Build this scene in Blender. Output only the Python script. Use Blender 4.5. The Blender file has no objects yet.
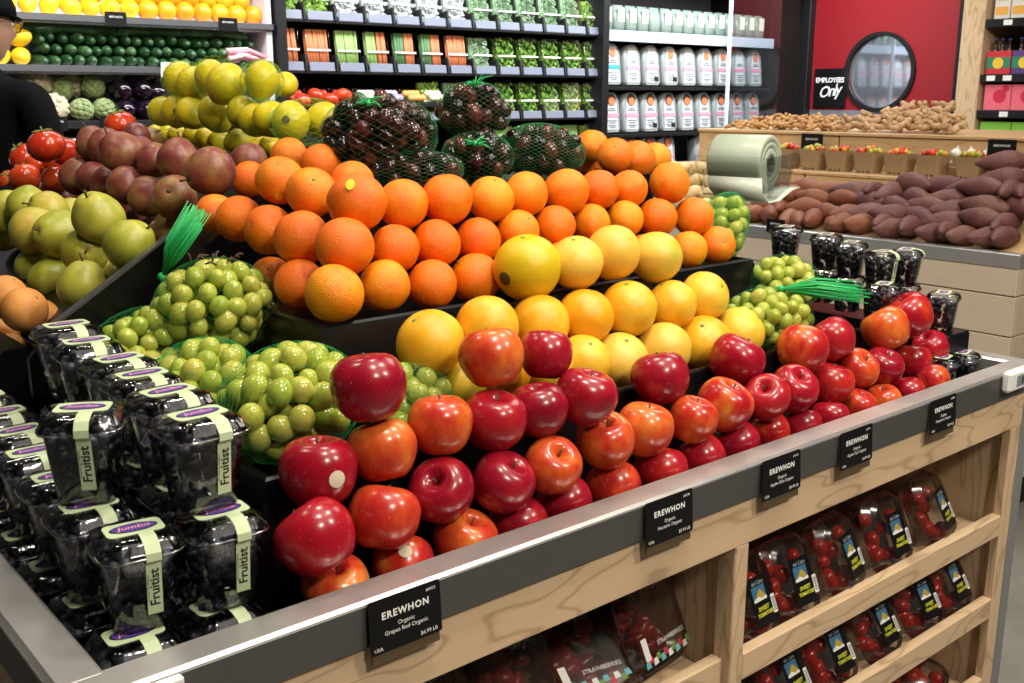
import bpy, math, random
from math import sin, cos, pi, radians, sqrt, atan2
from mathutils import Vector, Matrix, Euler, Quaternion

# ------------------------------------------------------------------ camera, world, large lights, exposure
SC = bpy.context.scene
COL = SC.collection
CAM_H = 1.45
cam_d = bpy.data.cameras.new('camera'); cam = bpy.data.objects.new('camera', cam_d); COL.objects.link(cam)
cam_d.sensor_width = 36.0; cam_d.lens = 36.0 * 1042.26 / 1024.0; cam_d.clip_start = 0.02
cam.location = (0, 0, CAM_H)
cam.rotation_euler = (radians(90 - 13.19), 0, -radians(90 - 49.8))
SC.camera = cam
cam_d.dof.use_dof = True; cam_d.dof.focus_distance = 1.55; cam_d.dof.aperture_fstop = 20.0

W = bpy.data.worlds.new('store_ambience'); SC.world = W; W.use_nodes = True
W.node_tree.nodes['Background'].inputs[0].default_value = (1.0, .93, .84, 1)
W.node_tree.nodes['Background'].inputs[1].default_value = .22

SC.view_settings.view_transform = 'Standard'; SC.view_settings.look = 'None'
SC.view_settings.gamma = 1.0; SC.view_settings.use_curve_mapping = False
SC.view_settings.exposure = 0.0
SC.cycles.transparent_max_bounces = 24
SC.cycles.max_bounces = 8
SC.cycles.sample_clamp_indirect = 4.0

def area_light(name, loc, target, size, power, color=(1, .9, .76), size_y=None):
    d = bpy.data.lights.new(name, 'AREA'); d.energy = power; d.color = color; d.size = size
    if size_y: d.shape = 'RECTANGLE'; d.size_y = size_y
    o = bpy.data.objects.new(name, d); COL.objects.link(o); o.location = loc
    o.rotation_euler = (Vector(target) - Vector(loc)).to_track_quat('-Z', 'Y').to_euler()
    return o
# track heads above the island, aisle lamps, added fill under the ceiling, canopy lamps of the wall cases
for i, (x, y, p) in enumerate([(.70, .40, 20), (1.75, .60, 22), (1.25, 1.6, 14), (.1, 1.9, 8), (.95, 2.8, 7)]):
    area_light('track_light', (x, y, 3.1), (x + .1, y + .35, 1.0), .22, p)
for x, y, p in ((.5, -1.5, 46), (2.3, -1.2, 50)):
    area_light('aisle_light', (x, y, 3.2), (x + .3, .84, .6), .3, p)
area_light('ceiling_fill_light', (1.5, 0.2, 3.3), (1.5, .9, 0), 2.2, 26, (1, .93, .84))  # broad unseen fill lights, added to brighten the enclosed room
area_light('ceiling_fill_light', (4.0, 2.0, 3.3), (4.0, 2.1, 0), 1.6, 44, (1, .92, .82))
area_light('case_canopy_light', (2.4, 3.35, 2.60), (2.4, 4.3, 1.40), 3.2, 66, (.93, .97, 1.0), .25)
area_light('case_canopy_light', (4.9, 3.30, 2.60), (4.9, 4.3, 1.35), 1.3, 52, (.88, .95, 1.0), .25)

# ------------------------------------------------------------------ materials
MATS = {}
def mat(name, color, rough=.5, metal=0.0, **kw):
    if name in MATS: return MATS[name]
    m = bpy.data.materials.new(name); m.use_nodes = True
    b = m.node_tree.nodes['Principled BSDF']
    b.inputs['Base Color'].default_value = (*color, 1); b.inputs['Roughness'].default_value = rough
    b.inputs['Metallic'].default_value = metal
    for k, v in kw.items():
        k = k.replace('_', ' ')
        if k in b.inputs: b.inputs[k].default_value = v
    MATS[name] = m
    return m
class NT:
    def __init__(s, m): s.t = m.node_tree; s.b = s.t.nodes['Principled BSDF']; s.n = s.t.nodes; s.l = s.t.links
    def add(s, typ, **kw):
        n = s.n.new(typ)
        for k, v in kw.items():
            if hasattr(n, k): setattr(n, k, v)
            else: n.inputs[k].default_value = v
        return n
    def link(s, a, b): s.l.new(a, b)
    def coord(s): return s.add('ShaderNodeTexCoord').outputs['Object']
    def rnd(s): return s.add('ShaderNodeObjectInfo').outputs['Random']
    def noise(s, vec, scale, detail=3.0, rough=.55, w=None):
        n = s.add('ShaderNodeTexNoise'); n.inputs['Scale'].default_value = scale; n.inputs['Detail'].default_value = detail
        n.inputs['Roughness'].default_value = rough
        if w is not None: n.noise_dimensions = '4D'; s.link(w, n.inputs['W'])
        s.link(vec, n.inputs['Vector']); return n.outputs['Fac']
    def mapping(s, vec, scale):
        n = s.add('ShaderNodeMapping'); n.inputs['Scale'].default_value = scale; s.link(vec, n.inputs['Vector']); return n.outputs[0]
    def math(s, op, a, b=None, c=None):
        n = s.add('ShaderNodeMath'); n.operation = op
        for i, v in enumerate((a, b, c)):
            if v is None: continue
            if isinstance(v, (int, float)): n.inputs[i].default_value = v
            else: s.link(v, n.inputs[i])
        return n.outputs[0]
    def ramp(s, fac, stops):
        n = s.add('ShaderNodeValToRGB'); e = n.color_ramp.elements
        while len(e) < len(stops): e.new(.5)
        for el, (p, c) in zip(e, stops): el.position = p; el.color = (*c, 1)
        s.link(fac, n.inputs[0]); return n.outputs[0]
    def mix(s, fac, a, b):
        n = s.add('ShaderNodeMix'); n.data_type = 'RGBA'
        for i, v in ((0, fac), (6, a), (7, b)):
            if isinstance(v, (int, float)): n.inputs[i].default_value = v
            elif isinstance(v, tuple): n.inputs[i].default_value = (*v, 1)
            else: s.link(v, n.inputs[i])
        return n.outputs[2]
    def color(s, c): s.link(c, s.b.inputs['Base Color'])
    def bump(s, h, strength=.2, dist=.002):
        n = s.add('ShaderNodeBump'); n.inputs['Strength'].default_value = strength; n.inputs['Distance'].default_value = dist
        s.link(h, n.inputs['Height']); s.link(n.outputs[0], s.b.inputs['Normal'])

def fruit_mat(name, stops, rough, spots=None, scale=9, streak=(1, 1, 1), bump=None, coat=0.0, sss=0.0, spread=.35, spot_scale=260, spot_cut=.70):
    """skin colour from a soft noise that shifts from fruit to fruit, with optional lenticels and pores"""
    m = mat(name, stops[0][1], rough); t = NT(m); v = t.coord(); r = t.rnd()
    w = t.math('MULTIPLY', r, 37.0)
    n = t.noise(t.mapping(v, streak), scale, 3, .55, w)
    f = t.math('ADD', n, t.math('MULTIPLY', t.math('SUBTRACT', r, .5), spread))
    c = t.ramp(f, stops)
    if spots:
        sp = t.math('GREATER_THAN', t.noise(v, spot_scale, 1, .4, w), spot_cut)
        c = t.mix(t.math('MULTIPLY', sp, .55), c, spots)
    t.color(c)
    if bump: t.bump(t.noise(v, bump[0], 2), bump[1], .003)
    t.b.inputs['Coat Weight'].default_value = coat; t.b.inputs['Coat Roughness'].default_value = .08
    if sss: t.b.inputs['Subsurface Weight'].default_value = sss; t.b.inputs['Subsurface Radius'].default_value = (.006, .006, .002)
    return m
M_APPLE = fruit_mat('apple_skin', [(.20, (.26, .004, .016)), (.46, (.35, .007, .018)), (.60, (.46, .022, .014)), (.73, (.58, .10, .020)), (.90, (.66, .34, .06))], .24, (.72, .36, .18), 1.25, (1, 1, .55), None, .12, spread=.46, spot_scale=24, spot_cut=.735)
M_APPLE_C = fruit_mat('crimson_apple_skin', [(.25, (.20, .003, .016)), (.5, (.29, .006, .020)), (.75, (.40, .014, .018))], .24, (.66, .26, .18), 1.25, (1, 1, .55), None, .12, spread=.3, spot_scale=24, spot_cut=.735)
M_APPLE_O = fruit_mat('blushed_apple_skin', [(.25, (.36, .010, .016)), (.42, (.46, .028, .015)), (.58, (.58, .085, .018)), (.72, (.66, .19, .03)), (.88, (.74, .38, .07))], .24, (.78, .46, .20), 1.1, (1, 1, .6), None, .12, spread=.2, spot_scale=24, spot_cut=.735)
M_ORANGE = fruit_mat('orange_peel', [(.2, (.84, .145, .001)), (.5, (.88, .20, .001)), (.8, (.88, .33, .004))], .42, None, 1.2, bump=(24, .55), spread=.7)
M_GRAPEFRUIT = fruit_mat('grapefruit_peel', [(.25, (.78, .32, .008)), (.5, (.82, .42, .016)), (.72, (.80, .54, .050)), (.9, (.55, .50, .03))], .34, None, 1.3, bump=(26, .22), spread=.5)
M_PEAR = fruit_mat('green_pear_skin', [(.25, (.30, .33, .030)), (.5, (.42, .41, .05)), (.72, (.48, .38, .06)), (.9, (.56, .24, .06))], .38, (.20, .15, .04), 1.5, spread=.35, spot_scale=26, spot_cut=.70)
M_REDPEAR = fruit_mat('red_pear_skin', [(.25, (.14, .024, .024)), (.45, (.20, .048, .038)), (.60, (.24, .10, .042)), (.78, (.28, .19, .05))], .40, (.42, .24, .14), 1.5, spread=.4, spot_scale=28, spot_cut=.70)
M_TOMATO = fruit_mat('tomato_skin', [(.3, (.48, .028, .010)), (.7, (.58, .075, .014))], .2, None, 1.5, coat=.2)
M_YELLOW = fruit_mat('yellow_rind', [(.25, (.60, .45, .006)), (.5, (.68, .54, .010)), (.8, (.52, .48, .02))], .36, None, 1.5, bump=(22, .15), spread=.5)
M_PEACH = fruit_mat('peach_skin', [(.3, (.56, .20, .045)), (.7, (.66, .30, .07))], .6, None, 1.5)
M_LEMON = fruit_mat('lemon_peel', [(.3, (.88, .56, .010)), (.7, (.92, .66, .03))], .4, None, 1.5)
M_SHELFORANGE = fruit_mat('shelf_orange_peel', [(.3, (.88, .26, .006)), (.7, (.92, .38, .012))], .4, None, 1.5)
M_GREENGRAPE = fruit_mat('green_grape_skin', [(.25, (.30, .38, .040)), (.5, (.40, .46, .060)), (.8, (.48, .46, .085))], .17, None, 1.6, sss=.35, spread=.6)
M_REDGRAPE = fruit_mat('red_grape_skin', [(.25, (.012, .004, .008)), (.6, (.032, .006, .010)), (.9, (.11, .025, .020))], .15, None, 1.4, spread=.8)
M_BLUEBERRY = fruit_mat('blueberry_skin', [(.3, (.016, .018, .030)), (.7, (.055, .062, .095))], .45, None, 1.5, spread=.5)
M_ZUCCHINI = fruit_mat('zucchini_skin', [(.3, (.016, .055, .020)), (.6, (.035, .10, .035)), (.8, (.09, .19, .07))], .3, (.16, .26, .10), 14, spread=.4, spot_scale=160)
M_EGGPLANT = mat('eggplant_skin', (.010, .004, .012), .12, 0, Coat_Weight=.4)
M_CAULI = fruit_mat('celeriac_skin', [(.3, (.46, .40, .26)), (.7, (.72, .66, .48))], .7, None, 60, bump=(80, .8))
M_ARTI = fruit_mat('artichoke_leaf', [(.3, (.20, .27, .10)), (.7, (.42, .48, .24))], .6, None, 40, bump=(70, .6))
M_SWEET = fruit_mat('sweet_potato_skin', [(.25, (.085, .026, .028)), (.5, (.125, .042, .038)), (.8, (.16, .070, .050))], .6, (.05, .02, .02), 22, (1, .4, 1), (70, 1.0), spread=.25, spot_scale=90)
M_SWEETORANGE = fruit_mat('garnet_yam_skin', [(.25, (.16, .045, .022)), (.5, (.21, .068, .034)), (.8, (.26, .10, .05))], .65, (.12, .04, .03), 22, (1, .4, 1), (120, .4), spread=.25, spot_scale=90)
M_POTATO = fruit_mat('potato_skin', [(.3, (.46, .33, .14)), (.7, (.58, .44, .21))], .7, None, 20)
M_GINGER = fruit_mat('ginger_skin', [(.3, (.36, .21, .10)), (.7, (.52, .34, .18))], .75, None, 40, bump=(150, .4))
M_TURMERIC = fruit_mat('turmeric_skin', [(.3, (.32, .15, .05)), (.7, (.46, .25, .09))], .75, None, 40)
M_CHERRY = fruit_mat('cherry_tomato_skin', [(.30, (.50, .030, .012)), (.48, (.62, .10, .014)), (.62, (.72, .36, .03)), (.8, (.34, .36, .05))], .2, None, 4, spread=1.3)
M_GRAPETOM = mat('grape_tomato_skin', (.46, .022, .012), .16, 0, Coat_Weight=.3)
M_STEM = mat('woody_stem', (.09, .05, .02), .8)
M_GREENSTEM = mat('green_stem', (.16, .22, .05), .7)
M_TWIG = mat('grape_twig', (.055, .028, .018), .8)
M_NET = mat('green_net', (.020, .42, .11), .4)
M_NETDARK = mat('dark_green_net', (.018, .22, .06), .4)
M_BLACK = mat('black_plastic', (.004, .004, .0045), .26, 0, Specular_IOR_Level=.25)
M_BLACKMAT = mat('black_metal', (.008, .008, .009), .5, 0, Specular_IOR_Level=.35)
M_TAG = mat('tag_black', (.005, .005, .006), .4, 0, Specular_IOR_Level=.3)
M_WHITE = mat('white_print', (.86, .86, .84), .5)
M_WHITEPL = mat('white_plastic', (.78, .79, .78), .35)
M_GREYPL = mat('grey_plastic', (.20, .21, .22), .4)
M_LABELGREEN = mat('pale_green_paper', (.52, .62, .38), .45)
M_PURPLE = mat('purple_print', (.085, .045, .30), .45)
M_PINK = mat('pink_print', (.86, .36, .42), .45)
M_INK = mat('black_print', (.01, .01, .012), .5)
M_NAVY = mat('navy_print', (.02, .03, .16), .5)
M_YELLOWINK = mat('yellow_print', (.62, .66, .05), .5)
M_CREAMST = mat('cream_sticker', (.62, .55, .40), .5)
M_YELLOWST = mat('yellow_sticker', (.82, .62, .03), .5)
def wood(name, base, dark, axis=0, line_f=.50):
    m = mat(name, base, .42); t = NT(m); v = t.coord()
    sc = [7.0, 7.0, 7.0]; sc[axis] = 1.5
    w = t.math('MULTIPLY', t.rnd(), 20.0)
    n = t.noise(t.mapping(v, tuple(sc)), 1.35, 2.5, .5, w)
    s = t.math('SINE', t.math('MULTIPLY', n, 78.0))
    line = t.math('POWER', t.math('MULTIPLY', t.math('ADD', s, 1.0), .5), 14.0)
    sf = [90.0] * 3; sf[axis] = 6.0
    fine = t.noise(t.mapping(v, tuple(sf)), 2.0, 3)
    f = t.math('ADD', t.math('MULTIPLY', line, line_f), t.math('MULTIPLY', fine, .30))
    t.color(t.mix(f, base, dark)); return m
MAPLE = (.68, .50, .315); MAPLED = (.33, .20, .10)
M_WOODX = wood('maple_along_x', MAPLE, MAPLED, 0)
M_WOODY = wood('maple_along_y', MAPLE, MAPLED, 1)
M_WOODZ = wood('maple_upright', MAPLE, MAPLED, 2)
M_OAK = wood('pale_oak_boards', (.60, .50, .385), (.40, .31, .22), 1, .12)
M_CRATE = wood('birch_ply', (.55, .37, .19), (.36, .21, .09), 1)
def steel():
    m = mat('brushed_steel', (.6, .59, .58), .28, .80); t = NT(m); v = t.coord()
    n = t.noise(t.mapping(v, (1, 1, 1)), 9, 5, .6)
    t.color(t.ramp(n, [(.3, (.60, .585, .57)), (.7, (.70, .685, .67))]))
    t.link(t.math('MULTIPLY_ADD', n, .14, .24), t.b.inputs['Roughness']); return m
M_STEEL = steel()
M_STEELDARK = mat('steel_apron', (.13, .128, .124), .45, .6)
def clear(name, tint=(.93, .95, .95), rough=.06, gain=1.0, base=.03):
    m = bpy.data.materials.new(name); m.use_nodes = True; n = m.node_tree.nodes; l = m.node_tree.links; n.clear()
    out = n.new('ShaderNodeOutputMaterial'); mx = n.new('ShaderNodeMixShader'); tr = n.new('ShaderNodeBsdfTransparent')
    gl = n.new('ShaderNodeBsdfGlossy'); fr = n.new('ShaderNodeFresnel'); ma = n.new('ShaderNodeMath')
    tr.inputs[0].default_value = (*tint, 1); gl.inputs['Roughness'].default_value = rough; fr.inputs[0].default_value = 1.5
    ma.operation = 'MULTIPLY_ADD'; ma.inputs[1].default_value = gain; ma.inputs[2].default_value = base; ma.use_clamp = True
    l.new(fr.outputs[0], ma.inputs[0]); l.new(ma.outputs[0], mx.inputs[0]); l.new(tr.outputs[0], mx.inputs[1]); l.new(gl.outputs[0], mx.inputs[2])
    l.new(mx.outputs[0], out.inputs[0]); MATS[name] = m; return m
M_CLEAR = clear('clear_plastic', (.975, .98, .98), .07, 1.2, .03)
M_CLEARDULL = clear('clear_tray_plastic', (.84, .82, .80), .22, 1.1, .09)
M_ACRYLIC = clear('acrylic_sheet', (.97, .98, .97), .08, .5, .04)
M_GLASS = clear('case_glass', (.95, .97, .98), .06, .22, .03)

# ------------------------------------------------------------------ mesh helpers
class MB:
    def __init__(s): s.v = []; s.f = []; s.sm = []
    def add(s, vs, fs, smooth=False):
        o = len(s.v); s.v += [tuple(p) for p in vs]; s.f += [tuple(i + o for i in f) for f in fs]; s.sm += [smooth] * len(fs); return s
    def box(s, x0, x1, y0, y1, z0, z1, M=None):
        vs = [(x, y, z) for z in (z0, z1) for y in (y0, y1) for x in (x0, x1)]
        if M is not None: vs = [M @ Vector(p) for p in vs]
        return s.add(vs, [(0, 2, 3, 1), (4, 5, 7, 6), (0, 1, 5, 4), (2, 6, 7, 3), (0, 4, 6, 2), (1, 3, 7, 5)])
    def bbox(s, x0, x1, y0, y1, z0, z1, b=.003):
        """box with chamfered edges"""
        xs, ys, zs = (x0, x1), (y0, y1), (z0, z1); vs = []; idx = {}
        for i in (0, 1):
            for j in (0, 1):
                for k in (0, 1):
                    p = (xs[i], ys[j], zs[k]); d = ((b, -b)[i], (b, -b)[j], (b, -b)[k])
                    for a in range(3):
                        q = [p[c] + (0 if c == a else d[c]) for c in range(3)]
                        idx[(i, j, k, a)] = len(vs); vs.append(q)
        fs = []
        def I(i, j, k, a): return idx[(i, j, k, a)]
        for i in (0, 1):
            q = [I(i, 0, 0, 0), I(i, 1, 0, 0), I(i, 1, 1, 0), I(i, 0, 1, 0)]; fs.append(q if i else q[::-1])
            q = [I(0, i, 0, 1), I(0, i, 1, 1), I(1, i, 1, 1), I(1, i, 0, 1)]; fs.append(q if i else q[::-1])
            q = [I(0, 0, i, 2), I(1, 0, i, 2), I(1, 1, i, 2), I(0, 1, i, 2)]; fs.append(q if i else q[::-1])
        for i in (0, 1):
            for j in (0, 1):
                q = [I(0, i, j, 1), I(1, i, j, 1), I(1, i, j, 2), I(0, i, j, 2)]; fs.append(q if i == j else q[::-1])
                q = [I(i, 0, j, 0), I(i, 1, j, 0), I(i, 1, j, 2), I(i, 0, j, 2)]; fs.append(q[::-1] if i == j else q)
                q = [I(i, j, 0, 0), I(i, j, 1, 0), I(i, j, 1, 1), I(i, j, 0, 1)]; fs.append(q if i == j else q[::-1])
        for i in (0, 1):
            for j in (0, 1):
                for k in (0, 1):
                    q = [I(i, j, k, 0), I(i, j, k, 1), I(i, j, k, 2)]; fs.append(q if (i + j + k) % 2 else q[::-1])
        return s.add(vs, fs)
    def loft(s, rings, cap0=True, cap1=True, smooth=True):
        n = len(rings[0]); vs = [p for r in rings for p in r]; fs = []
        for a in range(len(rings) - 1):
            for i in range(n):
                j = (i + 1) % n; fs.append((a * n + i, a * n + j, (a + 1) * n + j, (a + 1) * n + i))
        s.add(vs, fs, smooth)
        o = len(s.v) - len(vs)
        if cap0: s.f.append(tuple(o + i for i in range(n))[::-1]); s.sm.append(False)
        if cap1: s.f.append(tuple(o + (len(rings) - 1) * n + i for i in range(n))); s.sm.append(False)
        return s
    def lathe(s, prof, seg=24, fn=None):
        """prof: (r, z) from bottom to top, ends on the axis"""
        vs = [(0, 0, prof[0][1])]; fs = []
        for r, z in prof[1:-1]:
            for i in range(seg):
                a = 2 * pi * i / seg; p = (r * cos(a), r * sin(a), z); vs.append(fn(p, a) if fn else p)
        vs.append((0, 0, prof[-1][1])); m = len(prof) - 2
        for i in range(seg): fs.append((0, 1 + (i + 1) % seg, 1 + i))
        for k in range(m - 1):
            for i in range(seg):
                j = (i + 1) % seg; fs.append((1 + k * seg + i, 1 + k * seg + j, 1 + (k + 1) * seg + j, 1 + (k + 1) * seg + i))
        e = 1 + m * seg
        for i in range(seg): fs.append((e - seg + i, e - seg + (i + 1) % seg, e))
        return s.add(vs, fs, True)
    def tube(s, pts, rad, seg=6, cap=True):
        pts = [Vector(p) for p in pts]; n = len(pts)
        if not isinstance(rad, (list, tuple)): rad = [rad] * n
        rings = []; up = Vector((0, 0, 1))
        for i, p in enumerate(pts):
            d = (pts[min(i + 1, n - 1)] - pts[max(i - 1, 0)]).normalized()
            a = d.cross(up)
            if a.length < .05: a = d.cross(Vector((1, 0, 0)))
            a.normalize(); b = a.cross(d)
            rings.append([tuple(p + rad[i] * (cos(2 * pi * k / seg) * a + sin(2 * pi * k / seg) * b)) for k in range(seg)])
        return s.loft(rings, cap, cap)
    def ball(s, c, r, seg=12, rings=8, M=None):
        """ellipsoid, r = radius or three radii"""
        if not isinstance(r, (tuple, list)): r = (r, r, r)
        vs = []; fs = []
        vs.append((0, 0, -1))
        for k in range(1, rings):
            t = -pi / 2 + pi * k / rings
            for i in range(seg): a = 2 * pi * i / seg; vs.append((cos(t) * cos(a), cos(t) * sin(a), sin(t)))
        vs.append((0, 0, 1)); m = rings - 1
        for i in range(seg): fs.append((0, 1 + (i + 1) % seg, 1 + i))
        for k in range(m - 1):
            for i in range(seg):
                j = (i + 1) % seg; fs.append((1 + k * seg + i, 1 + k * seg + j, 1 + (k + 1) * seg + j, 1 + (k + 1) * seg + i))
        e = 1 + m * seg
        for i in range(seg): fs.append((e - seg + i, e - seg + (i + 1) % seg, e))
        q = [Vector((x * r[0], y * r[1], z * r[2])) for x, y, z in vs]
        if M is not None: q = [M @ p for p in q]
        return s.add([p + Vector(c) for p in q], fs, True)
    def poly(s, pts, t, M=None):
        """flat outline in the xz plane extruded along +y by t"""
        n = len(pts); vs = [(x, 0, z) for x, z in pts] + [(x, t, z) for x, z in pts]
        if M is not None: vs = [M @ Vector(p) for p in vs]
        return s.add(vs, [tuple(range(n)), tuple(range(2 * n - 1, n - 1, -1))] + [(i, i + n, (i + 1) % n + n, (i + 1) % n) for i in range(n)])
    def mesh(s, name, m):
        me = bpy.data.meshes.new(name); me.from_pydata(s.v, [], s.f); me.polygons.foreach_set('use_smooth', s.sm)
        if m: me.materials.append(m)
        me.update(); return me
    def build(s, name, m, parent=None, loc=(0, 0, 0), rot=None, scale=None): return obj(name, s.mesh(name, m), parent, loc, rot, scale)
def obj(name, me, parent=None, loc=(0, 0, 0), rot=None, scale=None):
    o = bpy.data.objects.new(name, me); COL.objects.link(o); o.location = loc
    if rot is not None: o.rotation_euler = rot
    if scale is not None: o.scale = scale if isinstance(scale, (tuple, list, Vector)) else (scale,) * 3
    o.parent = parent; return o
def tag(o, label, cat, group=None):
    o['label'] = label; o['category'] = cat
    if group: o['group'] = group
    return o
def thing(name, label, cat, loc=(0, 0, 0), rot=(0, 0, 0), group=None, scale=1.0):
    return tag(obj(name, None, None, loc, rot, scale), label, cat, group)
def struct(o): o['kind'] = 'structure'; return o
def stuff(o): o['kind'] = 'stuff'; return o
def dup(root, loc, rot=None, label=None, scale=None):
    """a copy of a thing with copies of its parts and sub-parts"""
    def cp(o, par):
        c = o.copy(); COL.objects.link(c); c.parent = par
        for ch in o.children: cp(ch, c)
        return c
    r = cp(root, None); r.location = loc
    if rot is not None: r.rotation_euler = rot
    if scale is not None: r.scale = (scale,) * 3
    if label: r['label'] = label
    return r
_txt = {}
def text_mesh(s, size, m, shear=0.0, align='CENTER', spacing=1.0, extrude=0.0, bold=0.0):
    k = (s, size, m.name, shear, align, spacing, extrude, bold)
    if k in _txt: return _txt[k]
    c = bpy.data.curves.new('lettering', 'FONT'); c.body = s; c.size = size; c.shear = shear; c.align_x = align; c.align_y = 'CENTER'
    c.space_character = spacing; c.extrude = extrude; c.offset = bold; c.resolution_u = 2
    t = bpy.data.objects.new('lettering', c); me = bpy.data.meshes.new_from_object(t)
    bpy.data.objects.remove(t); bpy.data.curves.remove(c)
    me.materials.clear(); me.materials.append(m); me.name = 'lettering'; _txt[k] = me; return me
FACE_Y = (pi / 2, 0, 0)               # lettering that faces -Y and reads along +X
FACE_X = (pi / 2, 0, -pi / 2)         # lettering that faces -X and reads along -Y
ORD = 'first second third fourth fifth sixth seventh eighth ninth tenth eleventh twelfth thirteenth fourteenth fifteenth sixteenth seventeenth eighteenth nineteenth twentieth'.split()
ORD += ['twenty-' + o for o in ORD[:9]] + ['thirtieth'] + ['thirty-' + o for o in ORD[:9]] + ['fortieth'] + ['forty-' + o for o in ORD[:9]]
def sring(hx, hy, z, n=32, e=4.0, cx=0, cy=0):
    """rounded-rectangle ring (superellipse)"""
    r = []
    for i in range(n):
        a = 2 * pi * i / n; c, d = cos(a), sin(a)
        r.append((cx + hx * math.copysign(abs(c) ** (2 / e), c), cy + hy * math.copysign(abs(d) ** (2 / e), d), z))
    return r
def rrect(hx, hz, r=.004, n=4, cx=0, cz=0):
    p = []
    for sx, sz, a0 in ((1, 1, 0), (-1, 1, 90), (-1, -1, 180), (1, -1, 270)):
        for k in range(n + 1):
            a = radians(a0 + 90 * k / n); p.append((cx + sx * (hx - r) + r * cos(a), cz + sz * (hz - r) + r * sin(a)))
    return p
def ellipse(hx, hz, n=20, cx=0, cz=0): return [(cx + hx * cos(2 * pi * i / n), cz + hz * sin(2 * pi * i / n)) for i in range(n)]
CAM = Vector((0, 0, CAM_H))

# ------------------------------------------------------------------ the room
def concrete():
    m = mat('polished_concrete', (.2, .19, .17), .45); t = NT(m); v = t.coord()
    n = t.noise(v, 1.8, 6, .65); n2 = t.noise(v, 30, 3)
    t.color(t.ramp(t.math('ADD', t.math('MULTIPLY', n, .8), t.math('MULTIPLY', n2, .2)), [(.3, (.13, .125, .11)), (.7, (.24, .23, .205))])); return m
M_WALLGREY = mat('charcoal_paint', (.09, .09, .092), .7)
M_CEIL = mat('ceiling_paint', (.16, .155, .15), .8)
M_RED = mat('red_paint', (.27, .008, .014), .45)
M_DARKBROWN = mat('dark_stained_wood', (.012, .008, .007), .75, 0, Specular_IOR_Level=.15)
struct(MB().box(-4, 9, -5, 7, -.1, 0).build('floor', concrete()))
struct(MB().box(-4, 9, -5, 7, 3.6, 3.7).build('ceiling', M_CEIL))
struct(MB().box(-4, 9, 4.75, 4.9, 0, 3.6).build('wall_back', M_WALLGREY))
struct(MB().box(-4.1, -4, -5, 7, 0, 3.6).build('wall_left', M_WALLGREY))
struct(MB().box(-4, 9, -5.1, -5, 0, 3.6).build('wall_front', mat('front_paint', (.42, .39, .34), .8)))
struct(MB().box(6.06, 6.2, -5, 4.75, 0, 3.6).build('wall_right', M_WALLGREY))

# red swing door with a porthole, kick plate and black jambs in the right wall
DX = 6.0
door = obj('door_1', None, None, (DX, 3.58, 0)); struct(door)
def hole_panel(y0, y1, z0, z1, cy, cz, r, x0, x1, n=40):
    """slab with a round hole through it"""
    mb = MB(); rect = []; circ = []
    for i in range(n):
        a = 2 * pi * i / n; c, s_ = cos(a), sin(a)
        ty = ((y1 - cy) if c > 0 else (cy - y0)) / max(abs(c), 1e-6); tz = ((z1 - cz) if s_ > 0 else (cz - z0)) / max(abs(s_), 1e-6)
        t = min(ty, tz); rect.append((cy + c * t, cz + s_ * t)); circ.append((cy + c * r, cz + s_ * r))
    # keep the four corners square
    for (yy, zz) in ((y0, z0), (y0, z1), (y1, z0), (y1, z1)):
        k = min(range(n), key=lambda i: (rect[i][0] - yy) ** 2 + (rect[i][1] - zz) ** 2); rect[k] = (yy, zz)
    for x, flip in ((x0, 0), (x1, 1)):
        vs = [(x, *p) for p in rect] + [(x, *p) for p in circ]
        fs = [(i, (i + 1) % n, n + (i + 1) % n, n + i) for i in range(n)]
        mb.add(vs, [f[::-1] for f in fs] if not flip else fs)
    mb.add([(x0, *p) for p in circ] + [(x1, *p) for p in circ], [(i, (i + 1) % n, n + (i + 1) % n, n + i) for i in range(n)])
    mb.add([(x0, *p) for p in rect] + [(x1, *p) for p in rect], [(i, n + i, n + (i + 1) % n, (i + 1) % n) for i in range(n)])
    return mb
hole_panel(-.49, .50, 1.37, 3.0, .015, 1.60, .22, 0, .045).build('door_leaf', M_RED, door)
kp = MB().bbox(-.004, .045, -.49, .50, .02, 1.37, .002).build('kick_plate', mat('kick_plate_steel', (.40, .42, .46), .4, .7), door)
ring = MB(); n = 48
for k in range(1):
    prof = [(.215, .0), (.215, -.02), (.24, -.02), (.24, .0)]
    rings = [[(x, .015 + r * cos(2 * pi * i / n), 1.60 + r * sin(2 * pi * i / n)) for i in range(n)] for r, x in prof]
    ring.loft(rings, False, False, False)
fr = ring.build('porthole_frame', M_BLACKMAT, door)
pane = mat('porthole_glass', (.16, .17, .20), .06, .0, Specular_IOR_Level=.9, Coat_Weight=1.0, Metallic=.75)
pane.node_tree.nodes['Principled BSDF'].inputs['Base Color'].default_value = (.42, .44, .50, 1)
MB().poly(ellipse(.216, .216, 40), .006).build('porthole_pane', pane, door, (.010, .015, 1.60), (0, 0, -pi / 2))
for y0, y1 in ((-.60, -.49), (.50, .56)):
    MB().bbox(-.06, .06, y0, y1, 0, 3.0, .004).build('jamb', M_BLACKMAT, door)
# dark corner post between the cold case and the door
post = tag(MB().bbox(5.625, 5.93, 4.145, 4.72, 0, 3.4, .006).build('corner_post', M_DARKBROWN), 'dark brown corner post between cold case and red door', 'post')
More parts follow.
